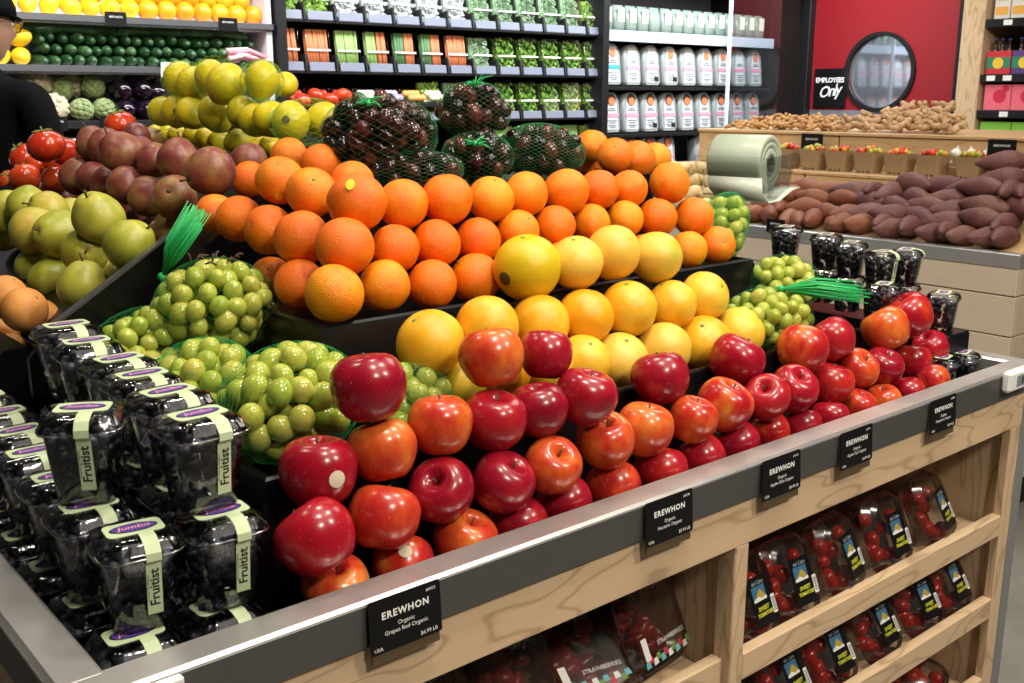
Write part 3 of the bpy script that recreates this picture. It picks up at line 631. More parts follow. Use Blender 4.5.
# ------------------------------------------------------------------ grapes in nets
GRAPE_G = MB().ball((0, 0, 0), (1, 1, 1.16), 14, 10).mesh('grape', M_GREENGRAPE)
GRAPE_R = MB().ball((0, 0, 0), (1, 1, 1.35), 12, 8).mesh('grape', M_REDGRAPE)
def grape_bag(label, group, loc, ax, rot, gm, R, n, netm, seed, tail=None, twig=None, knot=None, net_n=34, rad=.00017, floor=-.8, net_tw=2.2):
    rg = random.Random(seed); t = thing('grape_bag', label, 'grapes', (loc[0], loc[1], loc[2]), rot, group)
    pts = []; tries = 0
    inner = [max(a - R * .9, R * .6) for a in ax]
    while len(pts) < n and tries < 14000:
        tries += 1
        v = Vector((rg.gauss(0, 1), rg.gauss(0, 1), rg.gauss(0, 1))).normalized()
        k = rg.choice((1.0, 1.0, 1.0, .82, .55)) * rg.uniform(.93, 1.03)
        p = Vector((v.x * inner[0] * k, v.y * inner[1] * k, v.z * inner[2] * k))
        if p.z < floor * ax[2]: continue
        if any((p - q).length < R * 1.60 for q in pts): continue
        pts.append(p)
    for p in pts:
        s = R * rg.uniform(.86, 1.1)
        obj('grape', gm, t, p, (rg.uniform(-.9, .9), rg.uniform(-.9, .9), rg.uniform(0, 6)), s)
    strand_net('net', netm, (0, 0, 0), [a * 1.035 for a in ax], Matrix.Identity(3), net_n, net_tw, rad, t)
    if knot:
        kb = MB(); kb.ball(knot, .006, 8, 6)
        for i in range(16):
            a = rg.uniform(0, 6.28); e = Vector((cos(a), sin(a), rg.uniform(-.3, .6))) * rg.uniform(.015, .034)
            kb.tube([knot, Vector(knot) + e * .6 + Vector((0, 0, .004)), Vector(knot) + e], [.0014, .001, .0004], 4)
        kb.build('net_knot', M_NET, t)
    if tail:
        base, d, L, wd = tail; tb = MB(); base = Vector(base); d = Vector(d).normalized(); sd = d.cross(Vector((0, 0, 1))).normalized(); up = sd.cross(d)
        for i in range(80):
            s1 = rg.uniform(-1, 1); s2 = rg.uniform(-.5, .5); l = L * rg.uniform(.75, 1.0)
            e = base + d * l + sd * s1 * wd + up * s2 * wd * .6
            mid = base + d * l * .45 + sd * s1 * wd * .62 + up * (s2 * wd * .6 + .004)
            tb.tube([base + sd * s1 * .003, mid, e], [.0013, .0011, .0008], 4)
        for i in range(9):
            u0 = .25 + i * .08; q = [base + d * L * u0 + sd * wd * s * min(1, u0 * 1.3) + up * (.003 * sin(s * 5 + i)) for s in (-.9, -.45, 0, .45, .9)]
            tb.tube(q, .0007, 3)
        tb.ball(base, .007, 8, 6)
        tb.build('net_tail', M_NET, t)
    if twig:
        for k, ln in enumerate(twig): MB().tube(ln, .0016, 5).build('twig', M_TWIG, t)
    return t
GG = 'green grapes in nets'
Vv = Vector
tw = []
rgt = random.Random(3)
for i in range(13):
    a = Vv((rgt.uniform(-.03, .03), rgt.uniform(-.03, .02), .069)); b = a + Vv((rgt.uniform(-.02, .02), rgt.uniform(-.02, .02), rgt.uniform(-.006, .012))); tw.append([a, (a + b) / 2 + Vv((0, 0, .004)), b])
GR_ = .0146
grape_bag('plump green grapes in a net with bushy green tail and bare twigs', GG, (.640, 1.432, 1.150), (.088, .082, .070), (0, 0, 0), GRAPE_G, GR_, 112, M_NETDARK, 11, tail=((-.049, .074, .040), (.046, -.013, .080),   .118, .044), twig=tw)
grape_bag('small netted clump of green grapes next to the pear divider', GG, (.532, 1.462, 1.098), (.078, .058, .055), (0, -.3, 0), GRAPE_G, .0138, 75, M_NETDARK, 12)
grape_bag('netted green grapes squeezed between blueberry tubs and the large netted grapes', GG, (.553, 1.290, 1.082), (.068, .075, .055), (0, -.2, 0), GRAPE_G, GR_, 75, M_NET, 13, knot=(-.055, .04, .032))
grape_bag('large net of green grapes left of the topmost red apple', GG, (.590, 1.122, 1.083), (.092, .082, .070), (0, -.2, .15), GRAPE_G, .0152, 127, M_NET, 14)
grape_bag('netted green grapes half hidden behind the left red apples', GG, (.745, 1.09, 1.060), (.058, .048, .052), (0, 0, 0), GRAPE_G, .0138, 60, M_NET, 15, net_n=46, rad=.00024)
grape_bag('green grapes with a green net tail lying towards the right blueberries', GG, (1.520, 1.095, 1.065), (.088, .062, .056), (0, 0, -.3), GRAPE_G, .0128, 120, M_NETDARK, 16, tail=((.030, .005, .052), (.84, -.42, -.03), .150, .046))
grape_bag('netted green grapes right of the middle riser, below the bag roll', GG, (1.680, 1.180, 1.098), (.075, .062, .056), (0, 0, -.4), GRAPE_G, .0134, 97, M_NETDARK, 17)
grape_bag('green grapes in a bright net drooping beside the rightmost orange', GG, (1.690, 1.345, 1.185), (.050, .055, .080), (.2, .35, 0), GRAPE_G, .0135, 90, M_NET, 18, net_n=46, rad=.00024)
RG = 'dark red grapes in nets'
grape_bag('large net of dark red grapes left of the other red grape nets', RG, (1.000, 1.535, 1.388), (.098, .082, .068), (0, 0, -.6), GRAPE_R, .0142, 150, M_NETDARK, 21, knot=(-.015, -.055, .052))
grape_bag('dark red grapes flattened under the large left grape net', RG, (1.030, 1.485, 1.328), (.088, .060, .036), (0, 0, -.6), GRAPE_R, .0138, 82, M_NETDARK, 22)
grape_bag('dark red grapes in the highest net, against the salad packs', RG, (1.195, 1.520, 1.425), (.066, .062, .052), (0, 0, -.5), GRAPE_R, .0142, 90, M_NETDARK, 23, knot=(-.005, -.035, .046))
grape_bag('dark red grapes with a green knot under the highest grape net', RG, (1.170, 1.480, 1.345), (.064, .055, .046), (0, 0, -.5), GRAPE_R, .0138, 75, M_NETDARK, 24, knot=(-.012, -.050, .026))
grape_bag('rightmost net of dark red grapes, beside the oranges at the back', RG, (1.320, 1.475, 1.352), (.080, .060, .050), (0, .1, -.6), GRAPE_R, .0142, 97, M_NETDARK, 25, net_n=46, rad=.00024)

# ------------------------------------------------------------------ blueberry tubs
BERRY = MB().ball((0, 0, 0), (1, 1, .88), 9, 6).mesh('blueberry', M_BLUEBERRY)
def tub_half(z): return .033 + (.042 - .033) * z / .084
_b = MB(); _b.loft([sring(tub_half(0) - .006, tub_half(0) - .006, .0, 32), sring(tub_half(0), tub_half(0), .004, 32), sring(tub_half(.05), tub_half(.05), .05, 32), sring(.042, .042, .082, 32)], True, False)
TUB = _b.mesh('cup', M_CLEAR)
_l = MB(); _n = 48
def ripple(r, e=4.0):
    return [(x * (1 + .045 * cos(2 * pi * i / _n * 16)), y * (1 + .045 * cos(2 * pi * i / _n * 16)), z) for i, (x, y, z) in enumerate(r)]
_l.loft([sring(.0425, .0425, .080, _n), sring(.0475, .0475, .081, _n), sring(.0480, .0480, .086, _n), sring(.0455, .0455, .0885, _n), ripple(sring(.0405, .0405, .0955, _n)), ripple(sring(.034, .034, .0990, _n)), sring(.0275, .0275, .1000, _n)], False, True)
LID = _l.mesh('lid', M_CLEAR)
_r = MB(); _r.tube([Vector(p) for p in sring(.0478, .0478, .0835, 32)] + [Vector(sring(.0478, .0478, .0835, 32)[0])], .0010, 5, False)
RIM = _r.mesh('lid_rim', clear('plastic_rim', (.9, .92, .92), .1, 1.6, .25))
def strip(pts, x, hw):
    vs = []; fs = []
    for k, (y, z) in enumerate(pts): vs += [(x - hw, y, z), (x + hw, y, z)]
    for k in range(len(pts) - 1): fs.append((2 * k, 2 * k + 1, 2 * k + 3, 2 * k + 2))
    vs2 = [(a, b + .0006 if False else b, c) for a, b, c in vs]
    return MB().add(vs2, fs, False)
STRIP = strip([(-.012, .1012), (-.030, .1006), (-.0425, .0965), (-.0492, .0885), (-.0494, .0805), (-.0435, .0765), (-.0345 - .0012 - .0009, .020)], .008, .0082).mesh('label_strip', M_LABELGREEN)
_o = MB(); _o.loft([[(x, y, .1004) for x, y in rrect(.031, .019, .008, 4)], [(x, y, .1011) for x, y in rrect(.031, .019, .008, 4)]], True, True, False)
TOPLAB = _o.mesh('lid_label', M_LABELGREEN)
_o = MB(); _o.loft([[(x, y, .1011) for x, y in ellipse(.0235, .0105, 24)], [(x, y, .1016) for x, y in ellipse(.0235, .0105, 24)]], True, True, False)
TOPOVAL = _o.mesh('print_oval', M_PURPLE)
_o = MB(); _o.loft([[(x, y, .1008) for x, y in ellipse(.026, .0125, 24)], [(x, y, .1013) for x, y in ellipse(.026, .0125, 24)]], True, True, False)
TOPRING = _o.mesh('print_ring', M_INK)
T_JUMBO = text_mesh('Jumbo', .0135, M_PINK, .15, 'CENTER', 1.0, 0, .0002)
T_FRUIT = text_mesh('Fruitist', .0145, M_INK, 0, 'CENTER', 1.0, 0, .0003)
T_SMALL = text_mesh('ORGANIC BLUEBERRIES', .0030, M_INK, 0, 'CENTER')
_slab = MB(); _slab.loft([[(x, y, .1003) for x, y in rrect(.012, .007, .002, 2, .0, -.021)], [(x, y, .1013) for x, y in rrect(.012, .007, .002, 2, .0, -.021)]], True, True, False)
rgb = random.Random(5); berries = []
for z in (.012, .027, .042, .057, .072):
    h = tub_half(z) - .0098; off = rgb.uniform(0, 6)
    for i in range(10):
        a = off + 2 * pi * i / 10; c, d = cos(a), sin(a)
        berries.append((h * math.copysign(abs(c) ** .6, c), h * math.copysign(abs(d) ** .6, d), z + rgb.uniform(-.003, .003), rgb.uniform(.0078, .0094)))
    if z > .07:
        for i in range(4): berries.append((.014 * cos(i * 1.57), .014 * sin(i * 1.57), z + .004, .009))
def tub(label, group, loc, rz, scale=1.0, rot=None, full=True, strip_on=True):
    t = thing('blueberry_tub', label, 'blueberries', loc, rot or (0, 0, rz), group, (.91 * scale, .91 * scale, scale))
    obj('cup', TUB, t); l = obj('lid', LID, t); obj('lid_rim', RIM, l); lb = obj('lid_label', TOPLAB, l)
    if full:
        obj('print_ring', TOPRING, l); obj('print_oval', TOPOVAL, l); obj('lettering', T_JUMBO, l, (0, 0, .1019))
    if strip_on:
        s = obj('label_strip', STRIP, t)
        if full:
            sl = atan2(.0075, .0565)
            obj('lettering', T_FRUIT, s, (.0085, -.0405, .0495), (0, -pi / 2, 0)).rotation_euler = Matrix(((0, -1, 0), (-sl, 0, -1), (1, 0, -sl))).to_euler()
            obj('lettering', T_SMALL, s, (.0015, -.0405, .0495), Matrix(((0, -1, 0), (-sl, 0, -1), (1, 0, -sl))).to_euler())
    for (x, y, z, r) in berries: obj('blueberry', BERRY, t, (x, y, z), (x * 90, y * 90, 0), r)
    return t
BZ = (.830, .9305, 1.031)                # base heights of the three stacked levels
GB = 'blueberry tubs by the left rim'
# column by the apples: (x, y, level, turn)
colA = [(.414, .968, 0, .05), (.424, .974, 1, -.05), (.419, 1.000, 2, .05), (.430, 1.104, 2, .1), (.436, 1.196, 2, .0), (.443, 1.290, 2, .1), (.432, 1.374, 2.09, -.1), (.432, 1.452, 2.18, 0), (.428, 1.075, 1, 0), (.432, 1.17, 1, .1), (.438, 1.27, 1, 0), (.440, 1.372, 1, .05), (.436, 1.466, 1, .0), (.414, 1.070, 0, 0), (.415, 1.17, 0, 0)]
lvl = ['bottom level', 'middle level', 'top level']
seen = {}
LABA = {}
for x, y, k, a in colA:
    dz = (k - int(k)) * .1; k = int(k); i = seen.get(k, 0); seen[k] = i + 1
    tub(f"clear blueberry tub next to the grapes, {lvl[k]}, {ORD[i]} from the front rim", GB, (x, y, BZ[k] + dz), a)
colB = [(.322, .966, 0, -.05), (.338, .986, 1, -.12), (.318, 1.072, 0, .05), (.326, 1.080, 1, .0), (.335, 1.098, 2, -.55), (.316, 1.185, 0, 0), (.330, 1.190, 1, 0), (.332, 1.298, 1, 0), (.343, 1.396, 1, .1), (.350, 1.498, 1, .05), (.350, 1.60, 1, 0), (.316, 1.295, 0, 0), (.318, 1.40, 0, 0)]
seen = {}
for x, y, k, a in colB:
    i = seen.get(k, 0); seen[k] = i + 1
    lb = f"clear blueberry tub along the left rim, {lvl[k]}, {ORD[i]} from the front rim"
    if k == 2: lb = 'turned blueberry tub with tilted label, alone on top along the left rim'
    tub(lb, GB, (x, y, BZ[k]), a)
GR = 'small blueberry tubs at the right end'
s = .74
right = [(1.855, 1.300, 1.112, 'small blueberry tub behind the right grapes, leftmost of the upright ones'), (1.905, 1.235, 1.098, 'small blueberry tub, second from the left of the upright ones at right'),
         (1.905, 1.175, 1.088, 'small blueberry tub, third from the left of the upright ones at right'), (1.880, 1.090, 1.080, 'small blueberry tub with green label strip facing the aisle at right'),
         (1.945, 1.075, 1.080, 'small blueberry tub, rearmost in the high row above the right apples'), (1.965, 1.000, 1.000, 'small blueberry tub standing alone right of the topmost apples'),
         (1.800, 1.035, 1.032, 'small blueberry tub half hidden behind the right topmost apples')]
for i, (x, y, z, lb) in enumerate(right):
    tub(lb, GR, (x, y, z), .3 if i != 3 else -.1, s, strip_on=(i in (3, 4)))
    if i < 5: tub('lower ' + lb.replace(' with green label strip', ', under the labelled one,').replace('small', 'small stacked', 1), GR, (x, y, z - .0702), .3, s, strip_on=False)
tag(MB().bbox(1.835, 1.995, 1.045, 1.36, .829, 1.008, .004).build('display_block', M_BLACK), 'black block raising the right blueberry tubs', 'block')
tag(MB().bbox(1.915, 2.000, .955, 1.040, .829, .999, .004).build('display_block', M_BLACK), 'black block under the lone right blueberry tub', 'block')
for i, (x, y) in enumerate([(1.900, .955), (1.965, .950)]):
    tub(['low blueberry tub between last apple and right rim corner', 'low blueberry tub nearest the right rim corner'][i], GR, (x, y + .0, .8875), .2, s, strip_on=False)

# ------------------------------------------------------------------ clamshells of small tomatoes on the open shelves
def clam_shell(hx, hy, d, lip):
    a = MB(); a.loft([sring(hx * .84, hy * .86, 0, 28, 5), sring(hx * .92, hy * .93, d * .5, 28, 5), sring(hx, hy, d * .5 + .0005, 28, 5), sring(hx, hy, d * .5 + .003, 28, 5)], True, False, True)
    b = MB(); b.loft([sring(hx, hy, d * .5 + .003, 28, 5), sring(hx * .92, hy * .93, d * .5 + .004, 28, 5), sring(hx * .87, hy * .89, d * .85, 28, 5), sring(hx * .80, hy * .83, d * .86, 28, 5), sring(hx * .74, hy * .78, d, 28, 5)], False, True, True)
    return a.mesh('tray', M_CLEARDULL), b.mesh('lid', M_CLEARDULL)
TRAY, TLID = clam_shell(.060, .069, .052, .004)
GTOM = MB().ball((0, 0, 0), (.0135, .0165, .0135), 12, 8).mesh('small_tomato', M_GRAPETOM)
def sky_card():
    m = mat('printed_sky', (.055, .17, .30), .45); return m
CARD = MB().poly(rrect(.0255, .038, .002, 3), .0006).mesh('label_card', M_TAG)
PIC = MB().poly([(-.019, -.001), (.014, -.001), (.014, .022), (-.019, .022)], .0004).mesh('printed_sky', sky_card())
MOUNT = MB().poly([(-.017, .002), (.012, .002), (.009, .008), (.002, .016), (-.002, .015), (-.009, .009)], .0003).mesh('printed_mountain', mat('printed_mountain', (.50, .36, .05), .5))
SNOW = MB().poly([(-.019, -.001), (.014, -.001), (.013, .004), (.002, .002), (-.006, .006), (-.019, .003)], .0003).mesh('printed_foreground', M_WHITE)
BAR = MB().poly(rrect(.005, .0145, .001, 2), .0004).mesh('barcode_panel', M_WHITE)
BARL = MB()
for k in range(7): BARL.poly([(-.0035, -.011 + k * .0032), (.0035, -.011 + k * .0032), (.0035, -.0095 + k * .0032), (-.0035, -.0095 + k * .0032)], .0002)
BARL = BARL.mesh('barcode_lines', M_INK)
T_CABO = text_mesh('del Cabo', .0085, mat('pale_blue_print', (.45, .55, .62), .5), .1)
T_SW = text_mesh('SWEET', .0088, M_YELLOWINK, .1, 'CENTER', 1.0, 0, .0003); T_TO = text_mesh('TOMATOES', .0078, M_YELLOWINK, .1, 'CENTER', .95, 0, .0003)
def tomato_box(label, loc, rz, tilt, seed):
    rg = random.Random(seed)
    t = thing('tomato_clamshell', label, 'tomatoes', loc, (0, 0, rz), 'clamshells of small tomatoes on the open shelves')
    # local shell frame: x right, y up the lid, z out of the lid; leaned back and set on its lower edge
    A = Matrix.Translation((0, .0, .004)) @ Matrix.Rotation(radians(90 - tilt), 4, 'X') @ Matrix.Translation((0, .068, -.026))
    def put(o): o.matrix_local = A @ o.matrix_basis; return o
    put(obj('tray', TRAY, t)); l = put(obj('lid', TLID, t))
    for i, (x, y) in enumerate([(-.033, .030), (-.034, -.004), (-.030, -.036), (-.004, -.042), (.024, -.044), (-.036, -.022), (.034, .024), (-.006, .008)]):
        put(obj('small_tomato', GTOM, t, (x + rg.uniform(-.004, .004), y + rg.uniform(-.005, .005), .022 + rg.uniform(-.004, .006)), (0, 0, rg.uniform(0, 3)), rg.uniform(.85, 1.08)))
    B = Matrix.Translation((.008, -.006, .0526)) @ Matrix.Rotation(-pi / 2, 4, 'X')
    def lay(nm, me, dx, dz, h):
        o = obj(nm, me, l); o.matrix_local = Matrix.Translation((.008 + dx, -.006 + dz, .0528 + h)) @ Matrix.Rotation(-pi / 2, 4, 'X'); return o
    lay('label_card', CARD, 0, 0, 0); lay('printed_sky', PIC, 0, .002, .0004); lay('printed_mountain', MOUNT, 0, .002, .0007); lay('printed_foreground', SNOW, 0, .002, .001)
    lay('barcode_panel', BAR, .0275, -.012, .0002); lay('barcode_lines', BARL, .0275, -.012, .0005)
    for me, dx, dz in ((T_CABO, -.002, .029), (T_SW, -.001, -.011), (T_TO, 0, -.020)):
        o = obj('lettering', me, l, (.008 + dx, -.006 + dz, .0542))
    return t
for i, (x, a, tl) in enumerate([(1.240, .05, 22), (1.348, -.02, 22), (1.496, .18, 24), (1.638, .02, 22), (1.815, .22, 26)]):
    tomato_box(f"clear clamshell of small tomatoes on the upper open shelf, {ORD[i]} from the left", (x, .880, .621), a, tl, 40 + i)
for i, (x, a, tl) in enumerate([(1.225, 0, 30), (1.360, .05, 30), (1.490, .0, 30), (1.640, .04, 30), (1.785, -.04, 30), (1.905, .05, 30)]):
    tomato_box(f"clear clamshell of small tomatoes on the middle open shelf, {ORD[i]} from the left", (x, .880, .443), a, tl, 50 + i)
# bags of red fruit on the lowest shelf
for i, (x, a) in enumerate([(1.72, .3), (1.86, -.2)]):
    t = thing('red_fruit_bag', ['purple-topped clear bag of red fruit on the lowest shelf', 'clear bag of red fruit on the lowest shelf, right'][i], 'bag', (x, .93, .266), (0, 0, a))
    rgq = random.Random(80 + i)
    for k in range(16): obj('red_fruit', GTOM, t, (rgq.uniform(-.055, .055), rgq.uniform(-.035, .035), .014 + rgq.uniform(0, .035)), (0, 0, k), 1.0)
    MB().ball((0, 0, .032), (.080, .055, .034), 20, 12).build('film', M_CLEARDULL, t)
    if i == 0: MB().loft([sring(.05, .012, .06, 20, 2.5, -.03), sring(.055, .006, .078, 20, 2.5, -.04)], True, True).build('printed_band', M_PURPLE, t)
# deep clamshells of strawberries in the left compartment
STRAW = MB().lathe(smooth_prof([(0, -1.2), (.35, -.9), (.75, -.3), (1.0, .25), (.85, .65), (.4, .8), (0, .78)], 2), 12).mesh('strawberry', fruit_mat('strawberry_skin', [(.3, (.17, .010, .012)), (.7, (.28, .030, .022))], .3, (.6, .4, .12), 20, spot_scale=300))
def berry_box(label, loc, rz, seed, tilt=34):
    rg = random.Random(seed); t = thing('strawberry_clamshell', label, 'strawberries', loc, (0, 0, rz), 'deep clamshells in the left compartment')
    A = Matrix.Rotation(radians(90 - tilt), 4, 'X') @ Matrix.Translation((0, .075, -.04))
    def put(o): o.matrix_local = A @ o.matrix_basis; return o
    a = MB(); a.loft([sring(.052, .060, -.03, 28, 6), sring(.062, .072, .030, 28, 6), sring(.068, .078, .031, 28, 6), sring(.068, .078, .034, 28, 6)], True, False)
    b = MB(); b.loft([sring(.068, .078, .034, 28, 6), sring(.063, .073, .035, 28, 6), sring(.058, .068, .05, 28, 6), sring(.052, .062, .053, 28, 6)], False, True)
    put(a.build('tray', M_CLEARDULL, t)); l = put(b.build('lid', M_CLEARDULL, t))
    for i in range(20):
        put(obj('strawberry', STRAW, t, (rg.uniform(-.042, .042), rg.uniform(-.050, .050), rg.uniform(-.010, .024)), (rg.uniform(0, 6), rg.uniform(0, 6), 0), rg.uniform(.014, .018)))
    cols = [mat('leaf_print', (.16, .30, .07), .5), M_WHITE, mat('red_print', (.55, .05, .05), .5), mat('aqua_print', (.16, .50, .55), .5)]
    for k in range(12):
        o = MB().poly([(-.005, 0), (.006, .001), (.004, .010), (-.004, .009)], .0005).build('printed_patch', cols[(k * 7 + seed) % 4], l)
        o.matrix_local = Matrix.Translation((-.05 + k * .009, -.060 + .005 * (k % 2), .0535)) @ Matrix.Rotation(-pi / 2, 4, 'X')
    o = MB().poly(rrect(.006, .016, .001, 2), .0004).build('barcode_panel', M_WHITE, l); o.matrix_local = Matrix.Translation((-.046, -.034, .0536)) @ Matrix.Rotation(-pi / 2, 4, 'X')
    obj('lettering', text_mesh('organic', .014, mat('pale_blue_print', (.45, .55, .62), .5), .2), l, (.012, .046, .0536))
    obj('lettering', text_mesh('STRAWBERRIES', .0095, M_WHITE, .05), l, (.014, -.034, .0536))
    return t
for i, (x, y, a, tl) in enumerate([(.66, .905, .1, 24), (.79, .905, -.1, 26), (.925, .90, -.2, 55), (1.06, .905, .12, 24)]):
    berry_box(f"deep clamshell of strawberries in the left compartment, {ORD[i]} from the left", (x, y, .640), a, 60 + i, tl)

# ------------------------------------------------------------------ wall shelves with loose produce (far left)
M_CASEWHITE = mat('case_white', (.74, .76, .80), .5)
M_CASERAIL = mat('case_rail_grey', (.16, .165, .18), .35, .6)
ws = thing('produce_case', 'open wall case with citrus, zucchini and eggplant shelves', 'shelf', (0, 0, 0))
MB().box(.2, 2.16, 4.60, 4.72, 0, 2.6).build('back_panel', M_CASEWHITE, ws)
MB().box(.2, 2.155, 4.02, 4.60, 1.10, 1.30).build('base_front', M_CASEWHITE, ws)
MB().box(.2, 2.155, 4.06, 4.60, .0, 1.10).build('base', M_BLACKMAT, ws)
for z, y in ((1.735, 4.08), (1.555, 4.08), (1.355, 4.05)):
    MB().bbox(.2, 2.155, y + .02, 4.60, z - .02, z + .004, .002).build('shelf', M_CASEWHITE if z > 1.4 else M_BLACKMAT, ws)
    MB().bbox(.2, 2.155, y, y + .02, z - .016, z + .010, .003).build('shelf_rail', M_CASERAIL if z > 1.4 else M_BLACKMAT, ws)
MB().box(2.13, 2.155, 4.10, 4.60, 1.30, 2.6).build('side_panel', M_CASEWHITE, ws)
MB().bbox(.2, 2.155, 3.78, 4.6, 2.35, 2.45, .01).build('canopy', M_BLACKMAT, ws)
for z, y, xs in ((1.735, 4.08, (1.50, 1.95)), (1.355, 4.05, (1.24, 1.44))):
    for x in xs:
        p = thing('shelf_tag', f"black shelf tag {'under the citrus' if z > 1.6 else 'under the eggplants and artichokes'}, {'left' if x == xs[0] else 'right'}", 'price tag', (x, y - .004, z))
        MB().poly(rrect(.040, .026, .003), .003).build('card', M_TAG, p); obj('lettering', text_mesh('EREWHON', .010, M_WHITE), p, (0, -.0005, .008), FACE_Y)
p = thing('shelf_tag', 'white paper tag hanging on the zucchini shelf rail', 'price tag', (1.70, 4.075, 1.555), (.2, 0, 0)); MB().poly(rrect(.042, .028, .003), .002).build('card', M_WHITE, p)
V_LEMON = variants('lemon', [(r * .86, z) for r, z in OVAL_P], M_LEMON, .02, seg=14); V_SORANGE = variants('orange', ROUND_P, M_SHELFORANGE, .02, seg=14)
rq = random.Random(9)
for k in range(3):
    for i in range(16):
        x = .99 + i * .074 + (k % 2) * .037; z = 1.780 + k * .056
        if x > 2.10: continue
        lem = x < 1.60 - .05 * k
        tag(obj('lemon' if lem else 'orange', (V_LEMON if lem else V_SORANGE)[i % 3], None, (x, 4.155 + k * .03, z), (rq.uniform(0, 6), rq.uniform(0, 6), 0), .040),
            f"{'yellow lemon' if lem else 'orange'} on the upper wall shelf, {ORD[i]} from the left, {['front', 'middle', 'back'][k]} layer", 'lemon' if lem else 'orange', 'citrus on the upper wall shelf')
for i, (x, z) in enumerate([(1.10, 1.595), (1.170, 1.595), (1.095, 1.657), (1.175, 1.660), (1.15, 1.715)]):
    tag(obj('lemon', V_LEMON[i % 3], None, (x, 4.15, z), (rq.uniform(0, 6), 1.2, 0), .038), f"yellow lemon beside the zucchini, {['lower left', 'lower right', 'middle left', 'middle right', 'top'][i]} of five", 'lemon', 'lemons beside the zucchini')
ZP = smooth_prof([(0, -1), (.55, -.98), (.92, -.86), (1, -.4), (.95, .2), (.85, .7), (.55, .9), (.42, .97), (0, 1.0)], 2)
V_ZUC = [MB().lathe([(r * .0225, z * .085) for r, z in ZP], 12, lump(k, .04)).mesh('zucchini', M_ZUCCHINI) for k in range(3)]
for k in range(4):
    for i in range(19 if k < 3 else 9):
        if k < 3: x = 1.235 + i * .0465 + (k % 2) * .02; loc = (x, 4.19 + .01 * k, 1.582 + .040 * k); rot = (pi / 2 + rq.uniform(-.08, .08), rq.uniform(-.1, .1), rq.uniform(-.15, .15))
        else: x = 1.21 + i * .098; loc = (x, 4.17, 1.704 + rq.uniform(-.004, .004)); rot = (0, pi / 2 + rq.uniform(-.2, .2), rq.uniform(-.3, .3))
        if loc[0] > 2.09: continue
        lay = ['lowest', 'second', 'third', 'topmost'][k]
        tag(obj('zucchini', V_ZUC[i % 3], None, loc, rot), f"dark green zucchini on the wall shelf, {ORD[i]} from the left in the {lay} layer", 'zucchini', 'zucchini on the wall shelf')
# pale heads and artichokes, eggplants
def knobbly(name, m, seed, r):
    g = random.Random(seed); mb = MB(); mb.ball((0, 0, 0), r, 16, 12)
    for i in range(70):
        v = Vector((g.gauss(0, 1), g.gauss(0, 1), g.gauss(0, 1))).normalized(); mb.ball(v * r * .93, r * g.uniform(.12, .24), 7, 5)
    return mb.mesh(name, m)
def leafy(name, m, seed, r):
    g = random.Random(seed); mb = MB(); mb.ball((0, 0, 0), r * .86, 14, 10)
    for k in range(6):
        for i in range(9):
            a = 2 * pi * (i + .5 * (k % 2)) / 9; t = -1.1 + k * .45; n = Vector((cos(t) * cos(a), cos(t) * sin(a), sin(t)))
            M = n.to_track_quat('Z', 'Y').to_matrix(); mb.ball(n * r * .82, (r * .26, r * .34, r * .12), 7, 4, M)
    return mb.mesh(name, m)
CE = knobbly('celeriac', M_CAULI, 1, .058); AR = leafy('artichoke', M_ARTI, 2, .056)
for i, (x, z, who) in enumerate([(1.235, 1.498, 'c'), (1.318, 1.478, 'a'), (1.372, 1.500, 'c'), (1.435, 1.488, 'a'), (1.258, 1.408, 'c'), (1.368, 1.403, 'a'), (1.452, 1.403, 'a')]):
    c = who == 'c'; up = 'upper' if i < 4 else 'lower'
    n_ = [0, 0, 1, 1, 0, 0, 1][i]
    lab = {('c', 'upper', 0): 'cream celeriac root, upper left of the lower wall shelf', ('a', 'upper', 0): 'green artichoke right of the upper left celeriac', ('c', 'upper', 1): 'cream celeriac root between the two upper artichokes',
           ('a', 'upper', 1): 'green artichoke next to the eggplants, upper row', ('c', 'lower', 0): 'cream celeriac root, lower left of the lower wall shelf', ('a', 'lower', 0): 'green artichoke in the lower row beside the celeriac', ('a', 'lower', 1): 'green artichoke next to the eggplants, lower row'}[(who, up, n_)]
    tag(obj('celeriac' if c else 'artichoke', CE if c else AR, None, (x, 4.15 + (.05 if i < 4 else 0) + (.06 if i == 2 else 0) + (.03 if i == 0 else 0), z), (rq.uniform(0, 3), rq.uniform(0, 3), 0), .86 if i not in (0, 4) else 1.0), lab, 'celeriac' if c else 'artichoke', 'roots and artichokes on the lower wall shelf')
EGP = smooth_prof([(0, -1), (.5, -.95), (.9, -.65), (1, -.3), (.85, .2), (.62, .6), (.45, .85), (.2, .97), (0, 1)], 2)
EG = MB().lathe([(r * .043, z * .09) for r, z in EGP], 16).mesh('eggplant', M_EGGPLANT); EGC = MB().lathe([(0, .070), (.026, .070), (.024, .085), (.008, .098), (.007, .118), (0, .118)], 10).mesh('cap', M_GREENSTEM)
for i, (x, y, z, r) in enumerate([(1.525, 4.17, 1.402, (-1.55, .1, 0)), (1.605, 4.17, 1.402, (-1.5, 0, .1)), (1.525, 4.19, 1.478, (-1.5, 0, 0)), (1.605, 4.19, 1.480, (-1.5, .1, 0)), (1.690, 4.19, 1.475, (-1.4, .2, -.5)), (1.690, 4.17, 1.402, (-1.5, 0, 0)), (1.64, 4.21, 1.530, (-1.2, .3, -1.2)), (1.775, 4.17, 1.402, (-1.5, 0, 0))]):
    e = tag(obj('eggplant', EG, None, (x, y, z), r), 'glossy dark eggplant, ' + ['lower row, leftmost', 'lower row, second from the left', 'upper row, leftmost', 'upper row, middle', 'upper row, rightmost', 'lower row, third from the left', 'lying on top of the upper row', 'lower row, rightmost'][i] + ' on the wall shelf', 'eggplant', 'eggplants on the wall shelf'); obj('cap', EGC, e)
